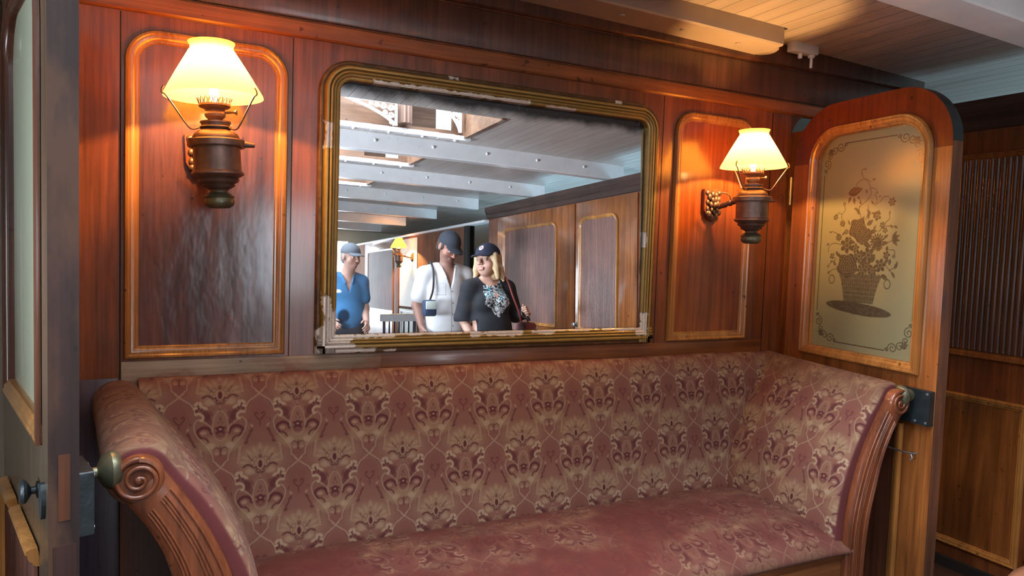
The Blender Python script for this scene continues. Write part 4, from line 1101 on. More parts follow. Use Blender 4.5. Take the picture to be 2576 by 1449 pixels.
# arms
IN = [(.925, .06), (.926, .336), (.926, .482), (.942, .587), (.971, .690), (1.011, .780), (1.060, .862), (1.098, .915)]
OUT = [(1.022, .04), (1.019, .319), (1.024, .426), (1.035, .520), (1.057, .613), (1.080, .706), (1.118, .790), (1.165, .860)]
SCX, SCZ, SCR = 1.139, .900, .046
def arm(sg, nm):
    root = st
    # padded body: section runs up the inside face, over the roll, down the back
    a0 = math.radians(150); rr = .066
    sec = [(.885, .40), (.886, .47), (.897, .575), (.925, .675), (.965, .765), (1.012, .845), (1.055, .900)]
    roll = [(SCX-.004+rr*math.cos(t), SCZ+rr*math.sin(t)) for t in np.linspace(math.radians(152), math.radians(-75), 14)]
    tail = [(1.120, .800), (1.085, .70), (1.060, .61), (1.040, .50), (1.030, .36)]
    P = np.array(spline(sec+roll+tail, 10)); dP = np.gradient(P, axis=0); dP /= np.linalg.norm(dP, axis=1)[:, None]; Nn = np.stack([dP[:, 1], -dP[:, 0]], -1); sl = np.concatenate([[0], np.cumsum(np.hypot(*np.diff(P, axis=0).T))]); Ls = sl[-1]
    v = np.linspace(0, Ls, 560); y = np.linspace(-.002, -.640, 400); Yg, Vg = np.meshgrid(y, v, indexing='ij')
    d = np.interp(Vg, sl, P[:, 0]); z = np.interp(Vg, sl, P[:, 1])
    back = (Yg+.640)/.638                                   # 0 front, 1 at the wall
    lift = sstep(.45, .95, z)
    d = d+.075*back*lift; z = z+.014*back*lift+.0
    # padding bulge on the inner face, rounded front border
    nrm = sstep(0, .1, Vg)*(1-sstep(.62, .75, Vg)); d = d-.010*nrm*np.sin(math.pi*np.clip(back*1.0, 0, 1))
    fr_ = sstep(.0, .018, Yg+.640)
    cxm = 1.0; k = (1-fr_)*.10
    cc, hh = cloth(Yg+.037+(.05 if sg < 0 else 0), Vg+.06)
    tt = np.clip((-.618-Yg)/.022, 0, 1); inset = .026*(1-np.sqrt(np.clip(1-tt**2, 0, 1)))+.012*(Yg < -.6399)
    d = d+np.interp(Vg, sl, Nn[:, 0])*inset; z = z+np.interp(Vg, sl, Nn[:, 1])*inset
    d = d-hh*.0010*np.where(Vg < .70, 1, -1)
    wear = fbm(Yg*7, Vg*5+3, 4)[..., None]; cc = cc*(.76+.22*wear)
    rollw = (sstep(.50, .60, Vg)*(1-sstep(.84, .95, Vg)))[..., None]
    n2_ = fbm(Yg*40, Vg*14, 4)[..., None]; rub = np.array([.17, .085, .042])*(.6+.8*n2_)
    cc = cc*(1-rollw*.50)+rub*rollw*.50
    bord = (1-sstep(.003, .007, Yg+.640))[..., None]; cc = cc*(1-bord)+np.array([.11, .018, .018])*(.8+.4*n2_)*bord
    o = sgrid('arm', CX+sg*d, Yg, z, M['fabric'], cc)
    o['label'] = ('left' if sg < 0 else 'right')+' padded scroll arm'
    # front facing board with scroll
    inp = [tuple(p) for p in spline(IN, 8)]; outp = [tuple(p) for p in spline(OUT, 8)]
    yf0, yf1 = -.628, -.662
    bm = bmesh.new(); S = len(inp)
    f = lambda d_, z_, y_: bm.verts.new((sg*d_, y_+.33, z_))
    rows = []
    for (a, c) in zip(inp, outp):
        a = np.array(a); c = np.array(c); nv = 8; row = []
        row.append(f(a[0], a[1], yf0))
        for k in range(nv+1):
            t = k/nv; p = a*(1-t)+c*t; bulge = .006*math.sin(math.pi*t)
            row.append(f(p[0], p[1], yf1-bulge+(.005 if k in (0, nv) else 0)))
        row.append(f(c[0], c[1], yf0)); rows.append(row)
    for r0, r1 in zip(rows, rows[1:]):
        for k in range(len(r0)-1): bm.faces.new((r0[k], r1[k], r1[k+1], r0[k+1]))
    bd = frombm('facing_board', bm, M['settee_wood'], o, sm=True, ang=40)
    # reeds following the curve
    bm = bmesh.new()
    for t in (.12, .27, .34, .41, .66, .73, .80):
        pts = []
        for (a, c) in list(zip(inp, outp))[:-5]:
            p = np.array(a)*(1-t)+np.array(c)*t; pts.append((sg*p[0], yf1+.33-.006*math.sin(math.pi*t)-.0008, p[1]))
        addtube(bm, pts, .0032 if t in (.12, .27) else .0024, 8)
    frombm('reeding', bm, M['settee_wood'], bd, sm=True, ang=80)
    T = Matrix.Translation((sg*SCX, yf1+.33, SCZ)) @ Euler((math.pi/2, 0, 0)).to_matrix().to_4x4()
    lathe('scroll', [(SCR, -.034), (SCR, .000), (SCR-.003, .005), (SCR-.009, .007), (SCR-.013, .003), (.012, .002), (0, .002)], M['settee_wood'], bd, 40, T)
    sp_ = []
    for k in range(64):
        t = k/63; ang = math.pi*.5-t*2*math.pi*1.9; r = SCR*.80*(1-t)**.85+.006
        sp_.append((sg*(SCX+r*math.cos(ang)*1.0), yf1+.33-.004-.003*t, SCZ+r*math.sin(ang)))
    bm = bmesh.new(); addtube(bm, sp_, [.0058-.002*k/63 for k in range(64)], 10)
    addlathe(bm, [(.009, -.004), (.009, .006), (.006, .009), (0, .010)], 16, T)
    frombm('spiral', bm, M['settee_wood'], bd, sm=True, ang=80)
    # lower leg block and outer side panel
    box('outer_side', min(sg*1.026, sg*1.034), max(sg*1.026, sg*1.034), -.625+.33, -.02+.33, .04, .50, M['settee_wood'], o, .002)
arm(-1, 'left'); arm(1, 'right')

# ------------------------------------------------------------------ end of a padded stool at the right
sx = empty('padded_stool', (2.46, -1.27, 0)); tag(sx, 'brown leather padded stool with rolled corner, bottom right by the side wall panels', 'stool')
u = np.linspace(0, 2*math.pi, 120, endpoint=False); X = []; Y = []; Z = []
for (ins, z) in ((.03, .38), (.012, .385), (.0, .40), (-.006, .425), (0, .455), (.012, .478), (.035, .494), (.08, .502), (.16, .508), (.235, .51)):
    a = .29-ins; b_ = .25-ins; e = .32
    X.append(a*np.sign(np.cos(u))*np.abs(np.cos(u))**e); Y.append(b_*np.sign(np.sin(u))*np.abs(np.sin(u))**e); Z.append(np.full_like(u, z))
X = np.array(X).T; Y = np.array(Y).T; Z = np.array(Z).T
ps = gridmesh('padded_seat', X, Y, Z, M['leather'], sx, wrap=True)
for (a, b_) in ((-.22, -.19), (.22, -.19), (-.22, .19), (.22, .19)):
    lathe('leg', [(0, 0), (.014, 0), (.018, .04), (.024, .2), (.028, .32), (.028, .39), (0, .39)], M['settee_wood'], sx, 16, Matrix.Translation((a, b_, 0)))
box('seat_frame', -.245, .245, -.205, .205, .32, .388, M['settee_wood'], sx, .004)

# small white fittings on the ceiling by the beam end
fz = empty('ceiling_fitting', (2.37, -.055, 2.25)); tag(fz, 'small white pegged fitting hanging beside the rounded beam end', 'fitting')
box('plate', -.085, .055, -.022, .022, -.03, .02, M['white'], fz, .006)
for (dx, l_, r_) in ((-.03, .052, .009), (.035, .040, .014), (.035, .082, .006)):
    lathe('peg', [(0, -l_), (r_*.8, -l_+.001), (r_, -l_+.004), (r_, -.02), (0, -.02)], M['white'], fz, 14, Matrix.Translation((dx, 0, 0)))

# ------------------------------------------------------------------ people (bodies as one smooth surface grown from a distance field)
class Field:
    def __init__(s, lo, hi, h):
        s.lo = np.array(lo, float); s.h = h; s.n = np.ceil((np.array(hi)-s.lo)/h).astype(int)+1
        s.F = np.full(s.n, .06, np.float32)
    def _slice(s, lo, hi, pad):
        a = np.clip(((np.array(lo)-pad-s.lo)/s.h).astype(int), 0, s.n-1); b = np.clip(((np.array(hi)+pad-s.lo)/s.h).astype(int)+2, 1, s.n)
        ax = [s.lo[i]+s.h*np.arange(a[i], b[i]) for i in range(3)]
        X = np.meshgrid(*ax, indexing='ij'); return tuple(slice(a[i], b[i]) for i in range(3)), X
    def _mix(s, sl, d, k, sub=False):
        f = s.F[sl]; d = d.astype(np.float32)
        if sub:
            d = -d; hh = np.clip(.5-.5*(f-d)/k, 0, 1); s.F[sl] = f*(1-hh)+d*hh+k*hh*(1-hh); return
        hh = np.clip(.5+.5*(f-d)/k, 0, 1); s.F[sl] = f*(1-hh)+d*hh-k*hh*(1-hh)
    def cap(s, a, b, ra, rb=None, k=.02, sub=False):
        rb = ra if rb is None else rb; a = np.array(a, float); b = np.array(b, float); R = max(ra, rb)
        sl, (X, Y, Z) = s._slice(np.minimum(a, b), np.maximum(a, b), R+.05)
        v = b-a; L = v@v+1e-9; t = np.clip(((X-a[0])*v[0]+(Y-a[1])*v[1]+(Z-a[2])*v[2])/L, 0, 1)
        d = np.sqrt((X-a[0]-t*v[0])**2+(Y-a[1]-t*v[1])**2+(Z-a[2]-t*v[2])**2)-(ra+(rb-ra)*t)
        s._mix(sl, d, k, sub)
    def ell(s, c, r, rot=None, k=.02, sub=False):
        c = np.array(c, float); r = np.array(r, float); R = r.max()
        sl, (X, Y, Z) = s._slice(c, c, R+.05); P = np.stack([X-c[0], Y-c[1], Z-c[2]], -1)
        if rot is not None: P = P @ rot
        q = P/r; l = np.sqrt((q**2).sum(-1))+1e-6; g = np.sqrt((q**2/(r*r)).sum(-1)*1.0)+1e-6
        d = l*(l-1)/(np.sqrt(((P/(r*r))**2).sum(-1))+1e-6)
        s._mix(sl, np.clip(d, -.2, .2), k, sub)
    def mesh(s):
        F = s.F; I = F < 0; n = s.n
        c = [I[i:n[0]-1+i, j:n[1]-1+j, k:n[2]-1+k] for i in (0, 1) for j in (0, 1) for k in (0, 1)]
        cnt = sum(x.astype(np.int8) for x in c); act = (cnt > 0) & (cnt < 8)
        ids = np.argwhere(act); vid = np.full(act.shape, -1, np.int64); vid[act] = np.arange(len(ids))
        acc = np.zeros((len(ids), 3)); num = np.zeros(len(ids))
        i, j, k = ids.T
        for ax in range(3):
            for u in (0, 1):
                for v in (0, 1):
                    o = [0, 0, 0]; oth = [a for a in range(3) if a != ax]; o[oth[0]] = u; o[oth[1]] = v
                    p = list(o); p[ax] = 1
                    f0 = F[i+o[0], j+o[1], k+o[2]]; f1 = F[i+p[0], j+p[1], k+p[2]]
                    m_ = (f0 < 0) != (f1 < 0); t = f0/(f0-f1+1e-12)
                    q = np.tile(np.array(o, float), (len(ids), 1)); q[:, ax] += t
                    acc[m_] += q[m_]; num[m_] += 1
        V = s.lo+s.h*(ids+acc/num[:, None]); quads = []
        for ax in range(3):
            sl0 = [slice(None)]*3; sl1 = [slice(None)]*3; sl0[ax] = slice(0, -1); sl1[ax] = slice(1, None)
            a, b_ = I[tuple(sl0)], I[tuple(sl1)]; ch = a != b_
            oth = [x for x in range(3) if x != ax]
            E_ = np.argwhere(ch); ok = (E_[:, oth[0]] > 0) & (E_[:, oth[1]] > 0) & (E_[:, oth[0]] < n[oth[0]]-1) & (E_[:, oth[1]] < n[oth[1]]-1)
            E_ = E_[ok]; fl = a[tuple(E_.T)]
            def cell(du, dv):
                q = E_.copy(); q[:, oth[0]] -= du; q[:, oth[1]] -= dv; return vid[tuple(q.T)]
            Q = np.stack([cell(1, 1), cell(0, 1), cell(0, 0), cell(1, 0)], -1)
            flip = fl if ax != 1 else ~fl
            Q[~flip] = Q[~flip][:, ::-1]; quads.append(Q)
        return V, np.concatenate(quads)
def fieldmesh(name, Fd, mat, parent, colfn, org):
    V, Q = Fd.mesh()
    me = bpy.data.meshes.new(name); V2 = (V-np.array(org)).astype(np.float32)
    me.vertices.add(len(V2)); me.vertices.foreach_set('co', V2.ravel())
    me.loops.add(Q.size); me.loops.foreach_set('vertex_index', Q.astype(np.int32).ravel())
    me.polygons.add(len(Q)); me.polygons.foreach_set('loop_start', np.arange(0, Q.size, 4, dtype=np.int32))
    me.polygons.foreach_set('use_smooth', np.ones(len(Q), bool)); me.update(calc_edges=True); me.validate()
    col = np.ones((len(V), 4), np.float32); col[:, :3] = colfn(V)
    me.color_attributes.new('dye', 'FLOAT_COLOR', 'POINT').data.foreach_set('color', col.ravel())
    o = put(name, me, mat, parent); return o
def rotm(yaw, pitch=0, roll=0):
    """local +Y is the face direction; yaw turns it towards -X, pitch > 0 looks down"""
    return np.array((Matrix.Rotation(yaw, 3, 'Z') @ Matrix.Rotation(-pitch, 3, 'X') @ Matrix.Rotation(roll, 3, 'Y')))

def head_field(Fd, c, R, s=1.0, hair_bulge=0):
    g = lambda x, y, z: np.array(c)+R @ (np.array([x, y, z])*s)
    e = lambda p, r, k=.015, sub=False: Fd.ell(g(*p), np.array(r)*s, R, k, sub)
    e((0, -.012, .030), (.074, .092, .088)); e((0, .022, -.040), (.058, .062, .068)); e((0, .040, -.078), (.032, .034, .030), .02)
    e((-.036, .050, -.030), (.028, .026, .030), .02); e((.036, .050, -.030), (.028, .026, .030), .02)
    e((0, .074, .022), (.050, .016, .014), .015)                            # brow
    for x in (-.031, .031): e((x, .088, .004), (.018, .014, .012), .008, True); e((x, .074, .003), (.0125, .0125, .0115), .003)
    Fd.cap(g(0, .086, .008), g(0, .108, -.026), .0085*s, .012*s, .010); e((-.011, .096, -.030), (.009, .010, .008), .006); e((.011, .096, -.030), (.009, .010, .008), .006)
    e((0, .086, -.056), (.026, .012, .006), .005); e((0, .085, -.066), (.021, .012, .007), .005)
    for x in (-.076, .076): e((x, -.008, -.004), (.010, .020, .032), .008)
    return g
def face_colour(V, c, R, s, skin, lip, brow, smile=.004, beard=None):
    L = (V-np.array(c)) @ R/s; x, y, z = L.T
    col = np.tile(np.array(skin), (len(V), 1))
    m_ = (np.abs(x) < .025) & (y > .075) & (z < -.054+smile*(np.abs(x)/.03)**2*2) & (z > -.069+smile*(np.abs(x)/.03)**2*2); col[m_] = lip
    if smile > .003:
        t = (np.abs(x) < .018) & (y > .075) & (np.abs(z+.061-smile*(np.abs(x)/.022)**2) < .0024); col[t] = (.80, .76, .70)
    for sx in (-.031, .031):
        d = np.hypot((x-sx)/.0125, (z-.003)/.0065); e_ = (d < 1) & (y > .07); col[e_] = (.72, .68, .64); col[(np.hypot(x-sx, z-.003) < .0052) & (y > .07)] = (.05, .035, .03)
        col[(np.abs(d-1.08) < .10) & (y > .07)] = np.array(skin)*.45
        b_ = (np.abs(x-sx) < .019) & (np.abs(z-.024+.004*((x-sx)/.019)**2) < .0035) & (y > .06); col[b_] = brow
    ck = np.exp(-((np.abs(x)-.038)**2+(z+.030)**2)/.0005)*(y > .03); col = col*(1-ck[:, None]*.25)+np.array([.62, .22, .17])*ck[:, None]*.25
    if beard is not None: bm_ = (z < -.035) & (y > .0); col[bm_] = col[bm_]*.55+np.array(beard)*.45
    return col
def hand(Fd, wrist, palm_dir, side, curl, s=1.0, toward=None):
    """palm and five separate bent fingers; palm_dir: wrist -> knuckles, side: thumb side, toward: curling direction"""
    w = np.array(wrist, float); p = np.array(palm_dir, float); p /= np.linalg.norm(p)
    t = np.array(side, float); t -= p*(t@p); t /= np.linalg.norm(t); nrm = np.cross(p, t) if toward is None else np.array(toward, float)
    nrm = nrm-p*(nrm@p)-t*(nrm@t); nrm /= np.linalg.norm(nrm)
    for o in (-.026, -.009, .009, .026): Fd.cap(w+p*.012+t*o*.75*s, w+p*.080*s+t*o*s, .015*s, .0115*s, .010)
    for i, (o, L) in enumerate(((.030, .070), (.010, .080), (-.010, .074), (-.029, .058))):
        b = w+p*.082*s+t*o*s; a = curl*(1+.08*i); q = b
        for j, f_ in enumerate((.45, .32, .23)):
            ang = a*(j+.6); d = p*math.cos(ang)+nrm*math.sin(ang); q2 = q+d*L*f_*s
            Fd.cap(q, q2, (.0092-.0008*j)*s, (.0086-.0009*j)*s, .003); q = q2
    b = w+p*.022*s+t*.026*s; d1 = (p*.6+t*.7+nrm*.25); d1 /= np.linalg.norm(d1); q = b+d1*.042*s; Fd.cap(b, q, .0135*s, .0105*s, .008)
    d2 = (p*.85+t*.15+nrm*.5); d2 /= np.linalg.norm(d2); q2 = q+d2*.030*s; Fd.cap(q, q2, .0102*s, .0085*s, .003)
    return q2

def capmesh(name, c, R, s, col, parent, org, visor=True, flatcap=False, badge=False):
    c = np.array(c, float)
    g = lambda x, y, z: c+R @ (np.array([x, y, z])*s)
    Fd = Field(c-.22*s, c+.22*s, .005)
    Fd.ell(g(0, -.012, .040), np.array((.085, .104, .088))*s, R, .01)
    # cut the dome level with the brow
    sl, (X, Y, Z) = Fd._slice(c, c, .3); P = (np.stack([X, Y, Z], -1)-c) @ R/s
    cut = (.034-.10*np.clip(-P[..., 1], 0, .2)*.6)-P[..., 2]
    Fd.F[sl] = np.maximum(Fd.F[sl], cut.astype(np.float32))
    if visor:
        rx, ry = (.068, .075)
        x, y, z = P[..., 0], P[..., 1], P[..., 2]
        zz_ = .036+.020*(1-(x/.075)**2)-.22*np.clip(y-.06, 0, .2)-.010
        d = np.maximum(np.hypot(x/1.0, (y-.075)/1.15)-.070, np.abs(z-zz_)-.0045); d = np.maximum(d, .05-y)
        f = Fd.F[sl]; k = .006; hh = np.clip(.5+.5*(f-d)/k, 0, 1); Fd.F[sl] = (f*(1-hh)+d*hh-k*hh*(1-hh)).astype(np.float32)
    if not flatcap: Fd.ell(g(0, -.012, .130), np.array((.008, .008, .005))*s, R, .003)
    def cf(V):
        L = (V-c) @ R/s; o = np.tile(np.array(col, float), (len(V), 1))
        if badge:
            r_ = np.hypot(L[:, 0], L[:, 2]-.084); m_ = (L[:, 1] > .03) & (r_ < .017)
            sw = (np.abs(r_-.013) < .003) | (np.abs(L[:, 2]-.084-.006*np.sin(L[:, 0]*420)) < .0028)
            o[m_ & sw] = (.70, .62, .66); o[m_ & ~sw & (L[:, 0] > 0)] = (.35, .06, .12)
        return o
    return fieldmesh(name, Fd, M['cloth'], parent, cf, org)

def strands(V, base, amp, c, sc=260):
    a = np.arctan2(V[:, 1]-c[1], V[:, 0]-c[0]); n_ = fbm(a*9+3*vnoise(V[:, 2]*9, V[:, 2]*0), V[:, 2]*3+a*2, 4)
    return np.array(base)*(1-amp/2+amp*1.3*n_[:, None])

# --- woman in a dark cap
def woman():
    org = np.array([2.29, -2.92, 0.0]); p = empty('person', org)
    tag(p, 'smiling person in navy cap and black cardigan over teal and white patterned top, mirrored', 'person')
    hc = np.array([2.262, -2.895, 1.432]); R = rotm(math.radians(56), math.radians(-3), math.radians(-4)); s = 1.13
    Fd = Field((1.90, -3.12, -.005), (2.72, -2.62, 1.58), .0048)
    head_field(Fd, hc, R, s)
    Fd.cap((2.288, -2.935, 1.22), (2.276, -2.915, 1.37), .060, .050, .03)
    Fd.ell((2.29, -2.925, 1.10), (.150, .100, .17), k=.05); Fd.ell((2.29, -2.92, .90), (.155, .115, .17), k=.06); Fd.ell((2.29, -2.92, .80), (.16, .115, .12), k=.05)
    for x in (2.215, 2.365): Fd.ell((x, -2.85, 1.10), (.065, .055, .06), k=.03)
    sL, eL, wL = (2.125, -2.935, 1.215), (2.075, -2.945, .985), (2.130, -2.83, .785)
    sR, eR, wR = (2.455, -2.935, 1.215), (2.545, -2.960, 1.000), (2.560, -2.775, 1.020)
    Fd.cap((2.21, -2.935, 1.245), sL, .055, .052, .04); Fd.cap((2.37, -2.935, 1.245), sR, .055, .052, .04)
    for a, b_, c_ in ((sL, eL, wL), (sR, eR, wR)):
        Fd.cap(a, b_, .048, .040, .03); Fd.cap(b_, c_, .039, .026, .02)
    hand(Fd, wL, (.15, .35, -1), (-.2, 1, .2), .45, .92, toward=(-.9, -.1, .1))
    hand(Fd, wR, (-.35, .8, .35), (-.3, 0, 1), .95, .92, toward=(-1, -.2, -.2))
    for x in (2.215, 2.365):
        Fd.cap((x, -2.92, .78), (x, -2.91, .45), .080, .055, .04); Fd.cap((x, -2.91, .45), (x, -2.93, .08), .054, .036, .02)
        Fd.cap((x, -2.95, .035), (x, -2.80, .030), .036, .032, .02)
    skin = (.62, .36, .27)
    def cf(V):
        c = face_colour(V, hc, R, s, skin, (.50, .12, .12), (.30, .19, .11), .006); c[V[:, 2] < .07] = (.03, .03, .035); return c
    body = fieldmesh('body', Fd, M['skin'], p, cf, org)
    # black cardigan and tunic
    C_ = Field((1.90, -3.16, .50), (2.74, -2.62, 1.36), .0055)
    C_.ell((2.29, -2.925, 1.10), (.168, .118, .175), k=.05); C_.ell((2.29, -2.915, .90), (.190, .150, .19), k=.06); C_.ell((2.29, -2.915, .76), (.205, .155, .17), k=.06)
    C_.ell((2.215, -2.845, 1.10), (.072, .062, .07), k=.04); C_.ell((2.365, -2.845, 1.10), (.072, .062, .07), k=.04)
    C_.cap((2.21, -2.935, 1.25), (2.13, -2.935, 1.215), .062, .064, .04); C_.cap((2.37, -2.935, 1.25), (2.45, -2.935, 1.215), .062, .064, .04)
    C_.cap(sL, eL, .068, .064, .03); C_.cap(eL, (2.085, -2.925, .93), .064, .062, .02)
    C_.cap(sR, eR, .068, .060, .03); C_.cap(eR, (2.552, -2.86, 1.01), .058, .048, .02)
    sl, (X, Y, Z) = C_._slice((2, -3, 1), (2.6, -2.7, 1), .4)
    hole = np.sqrt(((X-2.284)/1.05)**2+((Y+2.90)/1.0)**2+((Z-1.315)/1.0)**2)-.088     # scooped neckline
    C_.F[sl] = np.maximum(C_.F[sl], -hole.astype(np.float32))
    C_.F[sl] = np.maximum(C_.F[sl], np.where((X < 2.16) & (Z < 1.0), .962-Z+.10*(X-2.08), -1.0).astype(np.float32))
    def cc(V):
        x, y, z = V[:, 0]-2.295, V[:, 1], V[:, 2]
        n_ = fbm(x*14+z*7, z*16, 3)
        base = np.tile(np.array([.010, .011, .016]), (len(V), 1))*(.7+.8*n_[:, None])
        w_ = np.where(z > 1.20, .072+.25*(1.27-z), np.where(z > 1.10, .092+.06*(1.2-z)*3, .110*(z-.985)/.115))
        xm = x-.018*(1.25-z)*4
        m_ = (y > -2.90) & (np.abs(xm) < w_) & (z > .985)
        q = np.sin((x*.9+z*.8)*150+7*fbm(x*32, z*40, 3)*2*math.pi*.55); r_ = np.sin((x*1.1-z*.5)*95+6*fbm(x*24+5, z*30, 3)*3)
        pat = np.where(q[:, None] > .0, np.array([.66, .68, .68]), np.array([.012, .015, .02])); pat = np.where((r_ > .86)[:, None], np.array([.012, .015, .02]), pat)
        teal = (z > 1.135) & (fbm(x*26+1, z*30, 2) > .50) & (np.hypot(x*.9, z-1.20) > .03); pat[teal & (q < .2)] = (.02, .22, .28)
        key = (np.abs(x-.012)*2.2+np.abs(z-1.165) < .030) & (y > -2.9); pat[key] = (.55, .30, .22)
        base[m_] = pat[m_]; return base
    fieldmesh('clothing', C_, M['cloth'], p, cc, org)['label'] = 'black cardigan and patterned top'
    T_ = Field((2.05, -3.12, .03), (2.53, -2.74, .70), .008)
    for x in (2.215, 2.365): T_.cap((x, -2.92, .68), (x, -2.91, .45), .098, .078, .02); T_.cap((x, -2.91, .45), (x, -2.93, .09), .078, .062, .02)
    fieldmesh('trousers', T_, M['cloth'], p, lambda V: np.tile(np.array([.014, .014, .018]), (len(V), 1)), org)
    # blond bob
    H_ = Field(hc-.20, hc+.20, .005); g = lambda x, y, z: hc+R @ (np.array([x, y, z])*s)
    H_.ell(g(0, -.022, .032), np.array((.084, .094, .094))*s, R, .01); H_.ell(g(0, -.050, -.035), np.array((.088, .060, .110))*s, R, .03)
    for sx in (-1, 1):
        H_.cap(g(sx*.074, .020, .03), g(sx*.080, .018, -.055), .020, .024, .03); H_.cap(g(sx*.080, .018, -.055), g(sx*.092, .020, -.125), .024, .016, .02)
        H_.cap(g(sx*.080, -.03, -.06), g(sx*.105, -.03, -.125), .030, .014, .03)
    for k in range(5): H_.cap(g(-.06+.03*k, -.085, -.08), g(-.07+.035*k, -.095, -.135), .026, .012, .02)
    sl, (X, Y, Z) = H_._slice(hc, hc, .3); P = (np.stack([X, Y, Z], -1)-hc) @ R/s
    face = np.sqrt((P[..., 0]/.068)**2+((P[..., 1]-.085)/.080)**2+((P[..., 2]+.030)/.105)**2)-1
    H_.F[sl] = np.maximum(H_.F[sl], (-face*.07).astype(np.float32))
    fieldmesh('hair', H_, M['skin'], p, lambda V: strands(V, (.50, .35, .19), 1.0, hc), org)['label'] = 'shoulder-length blond hair'
    capmesh('cap', hc, R, s, (.012, .014, .035), p, org, badge=True)['label'] = 'navy baseball cap with a small badge'
    # bag strap over the shoulder
    tube('bag_strap', [Vector(v)-Vector(org) for v in spline([(2.41, -2.99, 1.22), (2.405, -2.94, 1.312), (2.42, -2.86, 1.28), (2.44, -2.80, 1.16), (2.50, -2.80, 1.02), (2.535, -2.84, .95)], 6)], .0075, M['strap'], p)
    return p, np.array(wR)
M['strap'] = flat('dark_red_leather', (.22, .035, .03), .5)
W_, wR = woman()
hb = empty('handbag', (2.63, -2.99, .72)); tag(hb, 'dark red handbag at the hip of the person in the navy cap', 'handbag')
bm = bmesh.new(); addbox(bm, -.045, .085, -.10, .10, .0, .22, .03); frombm('bag_body', bm, M['strap'], hb, sm=True)
tube('handle', [Vector(v) for v in spline([(.02, -.07, .20), (.012, -.045, .245), (.0, .0, .26), (.012, .045, .245), (.02, .07, .20)], 5)], .006, M['strap'], hb)
sg_ = empty('sunglasses', (2.502, -2.690, 1.010)); tag(sg_, 'black folded sunglasses held in the hand of the person in the navy cap', 'sunglasses')
bm = bmesh.new()
for k in (-1, 1):
    o = [(k*.031+.026*math.cos(t), -.001, .020*math.sin(t)-.012) for t in np.linspace(0, 2*math.pi, 20, endpoint=False)]
    vs0 = [bm.verts.new(v) for v in o]; vs1 = [bm.verts.new((v[0], .003, v[2])) for v in o]; bm.faces.new(vs0); bm.faces.new(list(reversed(vs1)))
    for i in range(20): bm.faces.new((vs0[i], vs1[i], vs1[(i+1) % 20], vs0[(i+1) % 20]))
addtube(bm, [(-.006, .001, -.006), (0, .001, -.002), (.006, .001, -.006)], .002, 6)
frombm('lenses', bm, M['black'], sg_, sm=True)
for k in (-1, 1): tube('temple', [(k*.057, 0, -.006), (k*.056, -.02, .012), (k*.045+.02, -.035, .03)], .0022, M['black'], sg_)
sg_.rotation_euler = (math.radians(25), math.radians(30), math.radians(-20))

